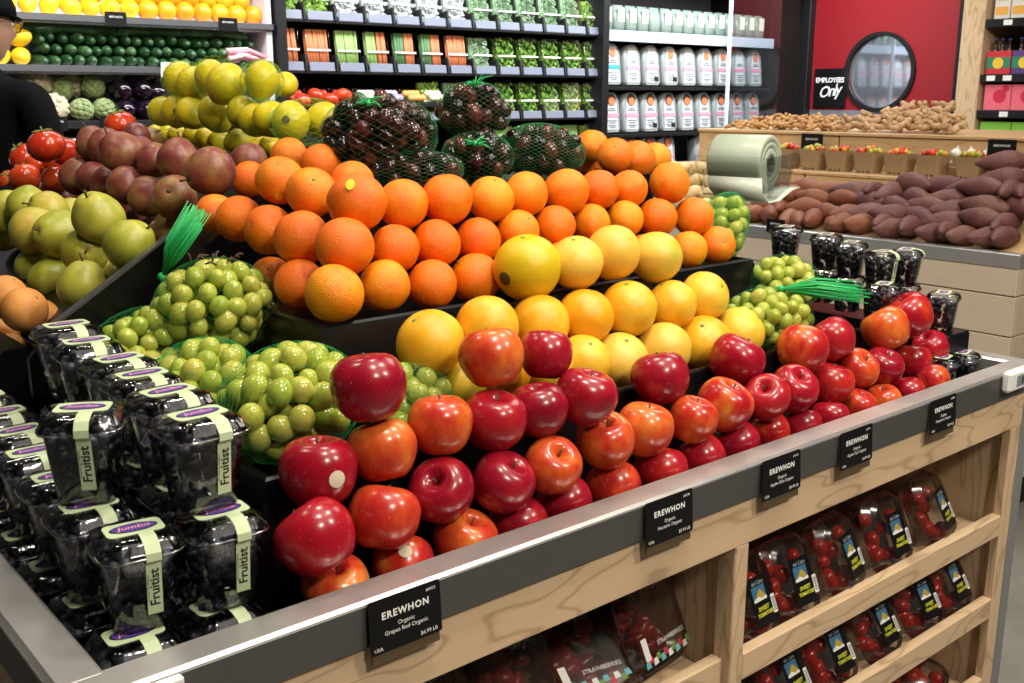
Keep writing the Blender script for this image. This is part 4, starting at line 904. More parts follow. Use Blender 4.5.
t = thing('rhubarb_bunch', 'bunch of pink stalks at the right end of the zucchini shelf', 'rhubarb', (2.05, 4.12, 1.585), (0, 0, -.1))
for i in range(10): MB().tube([(-.09, rq.uniform(-.03, .03), .01 + rq.uniform(0, .045)), (.0, rq.uniform(-.03, .03), .015 + rq.uniform(0, .045)), (.10, rq.uniform(-.03, .03), .0 + rq.uniform(0, .03))], [.009, .011, .008], 7).build('stalk', mat('pink_stalk' if i % 3 else 'white_stalk', (.74, .28, .34) if i % 3 else (.8, .7, .66), .45), t)

# ------------------------------------------------------------------ middle case: packs of cut vegetables and salads
mc = thing('salad_case', 'black wall rack with packs of cut vegetables and salad', 'shelf', (0, 0, 0))
MB().box(2.18, 4.09, 4.62, 4.72, 0, 2.6).build('back_panel', M_BLACKMAT, mc)
MB().bbox(2.18, 4.09, 3.80, 4.62, 2.35, 2.45, .01).build('canopy', M_BLACKMAT, mc)
RZ = (1.785, 1.572, 1.355, 1.140)
MB().bbox(2.215, 3.15, 4.09, 4.62, 1.405, 1.423, .002).build('shelf', M_BLACKMAT, mc)
for z in RZ: MB().bbox(2.18, 4.09, 4.115, 4.62, z - .022, z - .004, .002).build('shelf', M_BLACKMAT, mc)
MB().box(2.18, 4.09, 4.10, 4.62, 0, 1.0).build('base', M_BLACKMAT, mc)
for x in (2.175, 4.085): MB().bbox(x - .010, x + .035, 4.07, 4.62, 0, 2.4, .002).build('upright', M_BLACKMAT, mc)
M_POCKET = mat('pocket_front', (.20, .22, .29), .35)
PK_W, PK_H = .066, .178
_a = MB(); _a.loft([[(x, -.030, z) for x, z in rrect(PK_W * .86, PK_H / 2 * .9, .016, 4, 0, PK_H / 2)], [(x, -.027, z) for x, z in rrect(PK_W * .92, PK_H / 2 * .95, .016, 4, 0, PK_H / 2)], [(x, 0, z) for x, z in rrect(PK_W, PK_H / 2, .016, 4, 0, PK_H / 2)], [(x, .03, z) for x, z in rrect(PK_W * .9, PK_H / 2 * .92, .016, 4, 0, PK_H / 2)]], True, True)
PACK = _a.mesh('pack_shell', M_GLASS)
PRAIL = MB().bbox(-.062, .062, -.048, -.040, -.020, .020, .003).mesh('pocket_front', M_POCKET); PBAND = MB().bbox(-.058, .058, -.0335, -.0315, .070, .078, .0006).mesh('label_band', M_WHITE)
PDIV = MB().bbox(-.0055, .0055, -.050, .02, -.020, .055, .002).mesh('pocket_divider', M_BLACKMAT)
def sticks(m, x0, x1, n, seed):
    g = random.Random(seed); mb = MB()
    for k in range(2):
        for i in range(n):
            x = x0 + (x1 - x0) * (i + .5) / n; mb.tube([(x + g.uniform(-.003, .003), -.018 + k * .018, .012), (x + g.uniform(-.003, .003), -.016 + k * .018, PK_H - .014)], (x1 - x0) / n * .55, 6)
    return mb.mesh('cut_vegetables', m)
def leaves(m, x0, x1, n, seed, zt=PK_H - .02, s=.014):
    g = random.Random(seed); mb = MB()
    for i in range(n):
        M = Euler((g.uniform(0, 6), g.uniform(0, 6), g.uniform(0, 6))).to_matrix()
        mb.ball((g.uniform(x0, x1), g.uniform(-.024, .015), g.uniform(.014, zt)), (s, s * .55, s * .22), 7, 4, M)
    mb.box(x0 - .004, x1 + .004, .006, .022, .010, zt + .006)
    return mb.mesh('salad_leaves', m)
C_CAR = mat('cut_carrot', (.70, .22, .09), .5); C_CEL = mat('cut_celery', (.34, .52, .16), .5); C_CUC = mat('cut_cucumber', (.10, .22, .08), .5); C_LEAF = mat('salad_leaf', (.13, .30, .022), .55); C_LEAF2 = mat('light_salad_leaf', (.26, .44, .06), .55); C_PALE = mat('pale_cut_vegetable', (.66, .68, .66), .55); C_HERB = mat('pale_herb', (.26, .40, .22), .55)
w = .052
KINDS = {'celery and carrot sticks': [sticks(C_CEL, -w, 0, 5, 1), sticks(C_CAR, .002, w, 4, 2)], 'carrot sticks': [sticks(C_CAR, -w, w, 9, 3)], 'celery sticks': [sticks(C_CEL, -w, w, 8, 4)],
         'cucumber and carrot sticks': [sticks(C_CUC, -w, 0, 4, 5), sticks(C_CAR, .002, w, 4, 6)], 'pale herbs': [leaves(C_HERB, -w, w, 90, 7)], 'green salad leaves': [leaves(C_LEAF, -w, w, 110, 8), leaves(C_LEAF2, -w, w, 60, 9)],
         'pale cut vegetables': [leaves(C_PALE, -w, w, 110, 10, PK_H - .02, .016)], 'light salad leaves': [leaves(C_LEAF2, -w, w, 130, 11)]}
def pack(label, x, z, kind, y=4.16, sc=1.0):
    t = thing('vegetable_pack', label, 'vegetable pack', (x, y, z), (radians(-9), 0, 0), 'packs in the middle wall rack', sc)
    for me in KINDS[kind]: stuff(obj(me.name.split('.')[0], me, t))
    obj('pack_shell', PACK, t); obj('label_band', PBAND, t); obj('pocket_front', PRAIL, t); obj('pocket_divider', PDIV, t, (.0745, 0, 0))
    return t
rows_k = [['light salad leaves', 'light salad leaves', 'pale cut vegetables', 'pale cut vegetables', 'pale cut vegetables', 'pale cut vegetables', 'pale cut vegetables', 'pale herbs', 'pale herbs', 'pale herbs', 'pale herbs', 'pale herbs', 'light salad leaves'],
          ['celery and carrot sticks', 'carrot sticks', 'celery sticks', 'celery and carrot sticks', 'cucumber and carrot sticks', 'cucumber and carrot sticks', 'carrot sticks', 'pale herbs', 'green salad leaves', 'green salad leaves', 'green salad leaves', 'green salad leaves', 'green salad leaves'],
          [None] * 5 + ['light salad leaves', 'pale herbs', 'green salad leaves', 'green salad leaves', 'green salad leaves', 'green salad leaves', 'green salad leaves', 'green salad leaves'],
          [None] * 8 + ['celery sticks', 'green salad leaves', 'celery sticks', 'celery sticks', 'light salad leaves']]
rn = ['top', 'second', 'third', 'fourth']
for r in range(4):
    for i, k in enumerate(rows_k[r]):
        if k: pack(f"clear pack of {k}, column {ORD[i]} from the left in the {rn[r]} row".replace('column ', ''), 2.245 + i * .1525, RZ[r], k)
# heaps of red and pale packs low on the left of the rack
for i in range(7):
    t = thing('tomato_pack', f"low tray of {'red tomatoes' if i in (0, 1, 2) else 'mixed vegetables'} below the cut vegetable packs, {ORD[i]} from the left", 'vegetable tray', (2.27 + i * .125, 4.16, 1.425), (radians(22), 0, 0), 'low trays under the cut vegetables')
    MB().loft([sring(.052, .065, 0, 24, 5), sring(.058, .075, .04, 24, 5)], True, False).build('tray', M_GLASS, t)
    c = [(.55, .03, .015), (.55, .03, .015), (.52, .04, .02), (.72, .7, .66), (.5, .42, .6), (.78, .36, .1), (.8, .72, .55)][i]
    m = mat('tray_fill_%d' % i, c, .35)
    for k in range(8): MB().ball((-.032 + .021 * (k % 4), -.03 + .05 * (k // 4), .036), (.017, .019, .017), 10, 7).build('vegetable', m, t)
for i in range(5):
    tag(obj('tomato', V_TOMATO[i % 3], None, (2.225 + i * .066, 3.99 + .012 * (i % 2), 1.436 + .02 * (i % 2)), (.4, .3, i), .036), f"red tomato in front of the low vegetable trays, {ORD[i]} from the left", 'tomato', 'tomatoes in front of the low trays')
tag(MB().bbox(2.19, 2.60, 3.93, 4.045, 0, 1.400, .004).build('tomato_ledge', M_BLACKMAT), 'black ledge carrying tomatoes before the cut vegetable rack', 'ledge')

# ------------------------------------------------------------------ right cold case: tall clamshells with white labels behind glass
rc = thing('cold_case', 'tall cold case of white-labelled salad clamshells beside the dark post', 'fridge', (0, 0, 0))
MB().box(4.12, 5.61, 4.62, 4.72, 0, 2.6).build('back_panel', mat('case_back_grey', (.10, .11, .13), .5), rc)
CZ = (1.775, 1.512, 1.255, 1.02)
for z in CZ: MB().bbox(4.13, 5.61, 4.115, 4.62, z - .024, z - .004, .002).build('shelf', M_BLACKMAT, rc)
MB().bbox(4.13, 5.61, 4.105, 4.114, CZ[0] - .03, CZ[0] + .028, .002).build('shelf_rail', mat('clear_rail', (.52, .58, .66), .25), rc)
MB().box(4.12, 5.61, 4.10, 4.62, 0, .98).build('base', M_BLACKMAT, rc)
MB().bbox(4.12, 5.61, 3.70, 4.62, 2.35, 2.45, .01).build('canopy', M_BLACKMAT, rc)
dr = MB().bbox(5.115, 5.605, 4.050, 4.058, .4, 2.3, .001).build('glass_door', M_GLASS, rc)
MB().bbox(5.10, 5.114, 4.042, 4.066, .4, 2.3, .003).build('door_edge', mat('door_edge_white', (.72, .80, .88), .3), dr)
def capsule(hx, h, n=8):
    return [(hx, .02), (hx, h - hx)] + [(hx * cos(pi * k / n), h - hx + hx * sin(pi * k / n)) for k in range(1, n)] + [(-hx, h - hx), (-hx, .02), (-hx * .8, 0), (hx * .8, 0)]
_a = MB(); o1 = capsule(.066, .225); _a.loft([[(x * .9, -.035, z * .97 + .003) for x, z in o1], [(x, -.02, z) for x, z in o1], [(x, .03, z) for x, z in o1], [(x * .9, .035, z * .97) for x, z in o1]], True, True)
CSH = _a.mesh('shell', mat('frosted_shell', (.30, .33, .33), .22))
CLB = MB().poly([(-.044, .016), (.044, .016), (.040, .135), (.030, .205), (-.030, .205), (-.040, .135)], .002).mesh('label', mat('cool_white_label', (.62, .64, .66), .5))
_t = MB()
for k, (a, b) in enumerate([(.118, .030), (.128, .022), (.062, .034), (.050, .026), (.036, .034), (.026, .020)]): _t.box(-b, b, -.001, .001, a, a + .005)
CTX = _t.mesh('small_print', mat('slate_print', (.16, .17, .20), .5))
CPK = MB().poly([(-.050, 0), (.050, 0), (.050, .020), (-.050, .020)], .002).mesh('label_band', mat('rose_band', (.74, .30, .42), .5)); CBL = MB().poly([(-.050, 0), (.050, 0), (.050, .022), (-.050, .022)], .002).mesh('label_band', mat('blue_band', (.05, .36, .66), .5))
CFR = MB().poly(ellipse(.023, .024, 16), .002).mesh('printed_fruit', mat('printed_orange_fruit', (.72, .20, .08), .5)); CDK = MB().poly(ellipse(.034, .036, 16), .002).mesh('lid_window', mat('dark_window', (.06, .05, .05), .3))
CBC = MB().poly([(-.016, 0), (.016, 0), (.016, .026), (-.016, .026)], .002).mesh('barcode_panel', M_INK)
for r in range(3):
    for i in range(9):
        if r == 2 and i in (4, 6, 7, 8): continue
        x = 4.225 + i * .158
        t = thing('salad_clamshell', f"white-labelled tall clamshell in the cold case, {ORD[i]} from the left, {['upper', 'middle', 'lower'][r]} row", 'clamshell', (x, 4.17, CZ[r + 1]), (radians(-6), 0, 0), 'tall clamshells in the cold case')
        obj('shell', CSH, t); obj('label', CLB, t, (0, -.0375, 0)); obj('small_print', CTX, t, (0, -.0385, 0)); obj('label_band', CBL if (r == 0 and i == 0) else CPK, t, (0, -.040, .085))
        if r or i not in (1, 2, 4, 7):
            if r: obj('lid_window', CDK, t, (0, -.0376, .178))
            obj('printed_fruit', CFR, t, (0, -.041, .170))
        if i in (2, 3): obj('barcode_panel', CBC, t, (.028, -.040, .022))
for i in range(15):
    x = 4.19 + i * .096
    t = thing('herb_bag', f"clear herb bag on the cold case top shelf, {ORD[i]} from left", 'herb bag', (x, 4.18, CZ[0]), (0, 0, 0), 'herb bags on the cold case top shelf')
    MB().loft([sring(.042, .03, 0, 16, 3), sring(.044, .028, .10, 16, 3), sring(.040, .006, .165, 16, 3)], True, True).build('bag', mat('cloudy_bag', (.24, .31, .27), .2), t)
    if i not in (4, 11): MB().poly([(-.024, 0), (.024, 0), (.024, .075), (-.024, .075)], .002).build('label', mat('lime_label', (.72, .78, .60), .5), t, (0, -.031, .075))

# ------------------------------------------------------------------ second produce table with roots
TX, TY0, TY1 = 3.40, 1.487, 3.42
rt = thing('root_table', 'pale plank produce table with steel rim for sweet potatoes', 'display table', (0, 0, 0))
Q = lambda mb, n, m: mb.build(n, m, rt)
Q(MB().bbox(TX, TX + .05, TY0, TY1, .908, .955, .003), 'steel_rim', M_STEEL)
Q(MB().bbox(TX + .05, 5.0, TY0, TY0 + .03, .908, .955, .003), 'steel_rim', M_STEEL)
zz = [.907, .815, .680, .545, .41, .275, .14]
for a, b in zip(zz[:-1], zz[1:]): Q(MB().bbox(TX + .004, TX + .022, TY0 + .003, TY1, b + .002, a - .002, .002), 'plank', M_OAK)
for a, b in zip(zz[:-1], zz[1:]): Q(MB().bbox(TX + .022, 5.0, TY0 + .003, TY0 + .02, b + .002, a - .002, .002), 'plank', wood('pale_oak_end', (.60, .50, .385), (.40, .31, .22), 0, .12))
Q(MB().box(TX + .022, 5.0, TY0 + .02, TY1, .14, .90), 'carcass', M_BLACKMAT)
Q(MB().box(TX + .05, 5.0, TY0 + .03, TY1, .90, .935), 'table_top', M_CRATE)
Q(MB().bbox(TX + .06, 4.9, TY0 + .05, TY1 - .02, 0, .14, .003), 'toe_kick', M_BLACKMAT)
st = thing('stepped_crate', 'birch stepped crate behind the sweet potatoes carrying baskets and ginger', 'crate', (0, 0, 0))
ys = [TY0 + .04, 2.63, TY1]
for a, b in zip(ys[:-1], ys[1:]):
    MB().bbox(3.86, 3.875, a + .004, b - .004, .936, 1.128, .002).build('front_board', M_CRATE, st)
    MB().bbox(4.10, 4.115, a + .004, b - .004, 1.144, 1.285, .002).build('front_board', M_CRATE, st)
MB().bbox(3.855, 4.10, TY0 + .04, TY1, 1.129, 1.143, .002).build('lower_step', M_CRATE, st)
MB().bbox(4.09, 4.95, TY0 + .04, TY1, 1.286, 1.300, .002).build('upper_step', M_CRATE, st)
MB().box(3.88, 4.09, TY0 + .05, TY1, .936, 1.128).build('core', M_BLACKMAT, st)
MB().box(4.12, 4.94, TY0 + .05, TY1, .936, 1.285).build('core', M_BLACKMAT, st)
MB().bbox(3.876, 4.099, TY0 + .036, TY0 + .049, .936, 1.128, .002).build('end_board', M_CRATE, st)
MB().bbox(4.116, 4.95, TY0 + .036, TY0 + .049, .936, 1.285, .002).build('end_board', M_CRATE, st)
for k in range(5): MB().box(3.858, 3.862, 2.628, 2.640, .97 + k * .03, .985 + k * .03).build('finger_joint', M_INK, st)
# sloped board under the sweet potatoes
tag(MB().poly([(3.455, .936), (3.850, .936), (3.850, 1.05), (3.80, 1.05), (3.455, .94)], TY1 - TY0 - .04).build('sloped_bin_board', M_CRATE, None, (0, TY0 + .035, 0)), 'birch sloped board carrying the sweet potatoes', 'board')
SPP = smooth_prof([(0, -1), (.22, -.92), (.52, -.70), (.85, -.3), (1, .05), (.88, .42), (.55, .76), (.25, .93), (0, 1)], 2)
def tuber(name, m, n=4, R=.036, L=.09, bend=.25, seed=0):
    out = []
    for k in range(n):
        f0 = lump(seed + k, .08)
        def fn(p, a, k=k, f0=f0):
            q = f0((p[0] / R, p[1] / R, p[2] / L), a); return (q[0] * R + bend * R * cos(q[2] * 1.6) * (-1) ** k, q[1] * R, q[2] * L)
        out.append(MB().lathe([(r * R, z * L) for r, z in SPP], 14, fn).mesh(name, m))
    return out
V_SP = tuber('sweet_potato', M_SWEET, 4, .040, .098, .35); V_SO = tuber('sweet_potato', M_SWEETORANGE, 3, .038, .080, .3, seed=9)
rs = random.Random(21)
for k in range(6):
    y = TY0 + .06 + .03 * (k % 2); i = 0
    while y < 2.66:
        purple = y < 2.10 + .06 * k + rs.uniform(-.12, .12)
        end_on = k == 0 or rs.random() < .28
        stp = .066 if end_on else .115
        z = .990 + .034 * k + rs.uniform(-.008, .010) + (.012 * k if y < 1.75 else 0); x = 3.492 + .060 * k
        if (k == 5 and y > 1.75) or (k == 4 and y > 2.05): break
        rot = (pi / 2 + rs.uniform(-.15, .15), 0, rs.uniform(.9, 2.2)) if end_on else (pi / 2 + rs.uniform(-.12, .12), 0, rs.uniform(-.7, .6))
        me = (V_SP if purple else V_SO)[i % 3]
        row = ['front', 'second', 'third', 'fourth', 'fifth', 'back'][k]
        tag(obj('sweet_potato', me, None, (x, y + stp * .5, z), rot, rs.uniform(.88, 1.08)), f"{'purple-brown' if purple else 'orange-brown'} sweet potato, {ORD[i]} from the right in the {row} row", 'sweet potato', 'sweet potatoes on the plank table')
        y += stp * rs.uniform(.95, 1.08); i += 1
V_PO = tuber('potato', M_POTATO, 3, .032, .045, .05, 30)
i = 0
for k in range(4):
    for j in range(7):
        y = 2.70 + j * .082 + (k % 2) * .04
        if y > 3.30: continue
        tag(obj('potato', V_PO[i % 3], None, (3.505 + .06 * k, y, 1.000 + .045 * k), (1.3 + rs.uniform(-.4, .4), rs.uniform(-.4, .4), rs.uniform(0, 3))), f"yellow potato behind the bag roll, {ORD[j]} from the right, {['front', 'second', 'third', 'back'][k]} row", 'potato', 'yellow potatoes on the plank table'); i += 1
# cardboard baskets of small tomatoes
M_CARD = mat('kraft_card', (.30, .20, .105), .75); M_CARDD = mat('kraft_print', (.13, .08, .04), .8)
CT = MB().ball((0, 0, 0), 1, 10, 7).mesh('cherry_tomato', M_CHERRY)
_k = MB(); _k.loft([sring(.040, .040, 0, 16, 8), sring(.055, .055, .085, 16, 8), sring(.053, .053, .085, 16, 8), sring(.044, .044, .02, 16, 8)], True, True, False)
KB = _k.mesh('punnet', M_CARD); KP = MB().poly(ellipse(.022, .013, 16, 0, .048), .0008).mesh('print', M_CARDD); KH = MB().box(-.004, .004, -.002, .0, 0, .014).mesh('slot', M_INK)
for i, y in enumerate([2.795, 2.655, 2.527, 2.392, 2.253, 2.113, 1.954, 1.828]):
    t = thing('tomato_punnet', f"brown card punnet of small mixed tomatoes, {ORD[i]} from the left on the birch step", 'punnet', (3.965, y, 1.1435), (0, 0, -pi / 2), 'card punnets on the birch step')
    obj('punnet', KB, t); obj('print', KP, t, (0, -.0500, 0), (-.17, 0, 0))
    for dx in (-.02, .0, .02): obj('slot', KH, t, (dx, -.0405, .004), (-.17, 0, 0))
    for k in range(18):
        a = rs.uniform(0, 6.28); rr = .042 * sqrt(rs.random()); obj('cherry_tomato', CT, t, (rr * cos(a), rr * sin(a), .082 + .018 * (1 - rr / .045) + rs.uniform(0, .006)), (0, 0, a), rs.uniform(.0105, .0140))
for i, y in enumerate((2.83 - .10, 1.885)):
    p = thing('shelf_tag', ['black shelf tag behind the leftmost card punnets', 'black shelf tag behind the rightmost card punnets'][i], 'price tag', (4.045, y, 1.225), (0, 0, -pi / 2))
    MB().poly(rrect(.055, .034, .003), .003).build('card', M_TAG, p, (0, 0, .034)); MB().bbox(-.01, .01, .003, .02, -.081, .03, .001).build('foot', M_BLACKMAT, p); obj('lettering', text_mesh('EREWHON', .013, M_WHITE), p, (0, -.0005, .044), FACE_Y)
p = thing('shelf_tag', 'black shelf tag on the steel rim below the sweet potatoes', 'price tag', (TX - .003, 2.43, .955), (0, 0, -pi / 2)); MB().poly(rrect(.042, .026, .003), .003).build('card', M_TAG, p, (0, -.003, .008)); obj('lettering', text_mesh('EREWHON', .010, M_WHITE), p, (0, -.0036, .016), FACE_Y)
# garlic-white heads behind the punnets
GA = MB().lathe(smooth_prof([(0, -.8), (.5, -.75), (.95, -.3), (1, .1), (.6, .6), (.2, .9), (.12, 1.3), (0, 1.3)], 2), 14, lump(3, .03, .08)).mesh('garlic', mat('garlic_skin', (.74, .70, .62), .6))
for i in range(9): tag(obj('garlic', GA, None, (4.06 + .015 * (i % 2), 2.11 - i * .026 * 1.2, 1.2 + .035 * (i % 2)), (rs.uniform(-.5, .5), rs.uniform(-.5, .5), i), .021), f"white garlic bulb behind the card punnets, {ORD[i]} from the left", 'garlic', 'garlic bulbs behind the punnets')
gtr = tag(MB().bbox(4.03, 4.095, 1.80, 2.14, 1.1435, 1.180, .002).build('garlic_tray', M_CARD), 'narrow kraft tray of white garlic bulbs on the birch step', 'tray')
def rhizome(name, m, seed, L, r):
    g = random.Random(seed); mb = MB(); p = [(-L, 0, 0), (-L * .4, g.uniform(-.3, .3) * r, g.uniform(0, r)), (L * .3, g.uniform(-.4, .4) * r, 0), (L, g.uniform(-.5, .5) * r, g.uniform(0, r))]
    mb.tube(p, [r * .75, r, r * .9, r * .6], 8)
    for k in range(3):
        b = Vector(p[1 + k % 2]); e = b + Vector((g.uniform(-.5, .5) * L, g.choice((-1, 1)) * L * g.uniform(.35, .6), g.uniform(-.2, .5) * L)); mb.tube([b, (b + e) / 2, e], [r * .8, r * .85, r * .6], 7)
    return mb.mesh(name, m)
V_GI = [rhizome('ginger_root', M_GINGER, k, .050, .0145) for k in range(4)]; V_TU = [rhizome('turmeric_root', M_TURMERIC, k + 9, .040, .010) for k in range(4)]
i = 0
for k in range(5):
    n_ = (13, 11, 9, 6, 4)[k]
    for j in range(n_):
        y = 2.44 + (j - (n_ - 1) / 2) * .050 + rs.uniform(-.015, .015); x = 4.20 + .07 * k + rs.uniform(-.02, .02)
        tag(obj('ginger_root', V_GI[i % 4], None, (x, y, 1.318 + .021 * k + rs.uniform(0, .008)), (rs.uniform(-.4, .4), rs.uniform(-.3, .3), rs.uniform(0, 3.1))), f"knobbly tan ginger root, {ORD[n_ - 1 - j]} from the left in pile row {['one', 'two', 'three', 'four', 'five'][k]}".replace('pile row one', 'the front of the pile').replace('pile row five', 'the very top of the pile').replace('pile row', 'pile layer'), 'ginger', 'ginger roots on the birch crate'); i += 1
i = 0
for k in range(4):
    n_ = (16, 14, 12, 9)[k]
    for j in range(n_):
        y = 2.98 + (j - (n_ - 1) / 2) * .040 + rs.uniform(-.012, .012); x = 4.17 + .055 * k + rs.uniform(-.015, .015)
        tag(obj('turmeric_root', V_TU[i % 4], None, (x, y, 1.312 + .013 * k + rs.uniform(0, .006)), (rs.uniform(-.4, .4), rs.uniform(-.3, .3), rs.uniform(0, 3.1))), f"small orange-brown turmeric root, {ORD[n_ - 1 - j]} from the left in the {['front', 'second', 'third', 'back'][k]} layer of the pile", 'turmeric', 'turmeric roots on the birch crate'); i += 1

# ------------------------------------------------------------------ roll of produce bags on a clear holder
ax_ = Vector((.20, -.98, .0)).normalized(); rz_ = atan2(ax_.y, ax_.x)
rl = thing('bag_roll', 'thick roll of pale green produce bags with loose end hanging', 'bag roll', (1.890, 1.445, 1.312), (0, 0, rz_))
M_BAG = mat('bag_film', (.40, .47, .38), .35, 0, Subsurface_Weight=.1)
n = 40
def xring(r, x): return [(x, r * cos(2 * pi * i / n), r * sin(2 * pi * i / n)) for i in range(n)]
_w = MB(); _w.loft([xring(.017, -.060), xring(.057, -.062), xring(.059, -.059), xring(.059, .059), xring(.057, .062), xring(.046, .0625), xring(.045, .0595), xring(.043, .0625), xring(.033, .0625), xring(.032, .0600), xring(.030, .0625), xring(.019, .062)], False, False); _w.build('film_roll', M_BAG, rl)
_w = MB(); _w.loft([xring(.019, -.062), xring(.019, .064), xring(.012, .064), xring(.012, -.062)], False, False); _w.build('core_tube', mat('core_card', (.10, .10, .09), .7), rl)
vs = []; fs = []
pts = [(-.055, -.030), (-.062, -.060), (-.040, -.082), (.0, -.080), (.050, -.060), (.075, -.055)]
for k, (y, z) in enumerate(pts): vs += [(-.06 + .02 * k * .5, y * 1.0, z + .004 * sin(k)), (.070 + .006 * k, y * 1.0, z)]
for k in range(len(pts) - 1): fs.append((2 * k, 2 * k + 1, 2 * k + 3, 2 * k + 2))
lo = MB().add(vs, fs, True).build('loose_bag', mat('loose_film', (.58, .63, .55), .3), rl); sm = lo.modifiers.new('thickness', 'SOLIDIFY'); sm.thickness = .0015
hd = thing('roll_holder', 'clear acrylic trough on a black post holding the bag roll', 'holder', (1.890, 1.445, 0), (0, 0, rz_))
def plate(pts, name, m=M_ACRYLIC, th=.004):
    a, b, c, d = [Vector(p) for p in pts]; nrm = (b - a).cross(d - a).normalized() * th
    vs = [a, b, c, d, a + nrm, b + nrm, c + nrm, d + nrm]
    return MB().add(vs, [(0, 3, 2, 1), (4, 5, 6, 7), (0, 1, 5, 4), (1, 2, 6, 5), (2, 3, 7, 6), (3, 0, 4, 7)]).build(name, m, hd)
plate([(-.088, -.070, 1.325), (.088, -.070, 1.325), (.078, -.035, 1.238), (-.078, -.035, 1.238)], 'front_plate')
plate([(-.078, -.035, 1.238), (.078, -.035, 1.238), (.078, .060, 1.232), (-.078, .060, 1.232)], 'floor_plate')
plate([(-.088, .075, 1.330), (-.078, .060, 1.232), (.078, .060, 1.232), (.088, .075, 1.330)], 'rear_plate')
plate([(.088, -.070, 1.325), (.088, .075, 1.330), (.080, .060, 1.232), (.080, -.035, 1.238)], 'end_plate')
MB().tube([(-.088, 0, 1.312), (.068, 0, 1.312)], .006, 10).build('axle', M_BLACK, hd)
MB().bbox(-.05, -.012, -.012, .012, .863, 1.230, .002).build('post', M_BLACKMAT, hd)

# ------------------------------------------------------------------ grocery shelf at the far right
gs = thing('grocery_shelf', 'maple-sided grocery shelf with black shelves right of the door', 'shelf', (0, 0, 0))
GX = 5.45
MB().bbox(GX, 6.04, 2.695, 2.815, 0, 2.6, .004).build('side_panel', M_WOODZ, gs)
MB().box(5.98, 6.04, .9, 2.69, 0, 2.6).build('back_panel', M_BLACKMAT, gs)
GZ = (1.838, 1.565, 1.385, 1.255)
for z in GZ[:3]:
    MB().bbox(GX + .02, 5.98, .9, 2.692, z - .018, z - .002, .002).build('shelf', M_BLACKMAT, gs); MB().bbox(GX + .005, GX + .02, .9, 2.692, z - .040, z, .002).build('shelf_edge', M_BLACKMAT, gs)
MB().box(GX + .02, 5.98, .9, 2.692, 0, 1.24).build('lower_case', M_WOODY, gs)
for z, yy in ((GZ[0], (2.575,)), (GZ[1], (2.635, 2.55)), (GZ[2], (2.55,))):
    for k, y in enumerate(yy):
        p = thing('shelf_tag', f"white shelf-edge tag on the {'upper' if z > 1.8 else 'middle' if z > 1.5 else 'lower'} grocery shelf" + (f", {['left', 'right'][k]} one" if len(yy) > 1 else ''), 'price tag', (GX + .001, y, z - .020), (0, 0, -pi / 2)); MB().poly(rrect(.022, .013, .002), .003).build('card', M_WHITE, p)
def printed(name, a, b, sc=25):
    m = mat(name, a, .4); t = NT(m); v = t.coord(); n_ = t.noise(v, sc, 2); t.color(t.ramp(n_, [(.46, a), (.54, b)])); return m
def carton(name, label, cat, y, z, w, h, d, m, group, extra=None):
    t = thing(name, label, cat, (GX + .03, y, z), (0, 0, -pi / 2), group)
    MB().bbox(-w / 2, w / 2, 0, d, 0, h, .002).build('box', m, t)
    if extra: extra(t, w, h)
    return t
def disc_print(m, cx, cz, r, n_=24):
    def f(t, w, h): MB().poly(ellipse(r, r, n_, cx, cz), .001).build('printed_disc', m, t, (0, -.0012, 0))
    return f
for i in range(5):
    def front(t, w, h): MB().poly([(-w * .42, .02), (w * .42, .02), (w * .42, .06), (-w * .42, .06)], .001).build('printed_panel', mat('amber_print', (.78, .42, .08), .5), t, (0, -.0012, 0)); MB().poly([(-w * .3, .09), (w * .3, .09), (w * .3, .13), (-w * .3, .13)], .001).build('printed_panel', mat('tan_print', (.62, .45, .30), .5), t, (0, -.0012, 0))
    carton('cereal_box', f"white and amber carton on the top grocery shelf, {ORD[i]} from the left", 'carton', 2.625 - i * .085, GZ[0], .078, .2, .06, mat('white_carton', (.74, .72, .68), .5), 'cartons on the top grocery shelf', front)
BOT = MB().lathe(smooth_prof([(0, 0), (.026, 0), (.028, .01), (.028, .10), (.022, .13), (.011, .16), (.011, .20), (.012, .202), (0, .202)], 2), 14).mesh('bottle', mat('dark_bottle', (.03, .015, .01), .1)); CAPM = MB().lathe([(0, .200), (.013, .200), (.013, .212), (0, .214)], 10).mesh('cap', M_NAVY)
for i in range(4):
    def front(t, w, h):
        MB().poly([(-w / 2 + .002, .03), (w / 2 - .002, .03), (w / 2 - .002, .085), (-w / 2 + .002, .085)], .001).build('printed_panel', mat('green_print', (.03, .22, .12), .5), t, (0, -.0012, 0)); MB().poly(ellipse(.028, .028, 20, 0, .055), .001).build('printed_sun', mat('gold_print', (.80, .56, .05), .5), t, (0, -.0024, 0))
        for k in range(3):
            b = obj('bottle', BOT, t, (-w / 2 + .024 + k * .036, .04, .004), None, .82); obj('cap', CAPM, b)
    carton('bottle_carrier', f"{['red', 'purple', 'red', 'purple'][i]} carrier of dark bottles on the middle grocery shelf, {ORD[i]} from the left", 'bottle carrier', 2.618 - i * .132, GZ[1], .126, .115, .08, mat('carrier_red', (.58, .03, .04), .45) if i % 2 == 0 else mat('carrier_purple', (.10, .05, .22), .45), 'bottle carriers on the grocery shelf', front)
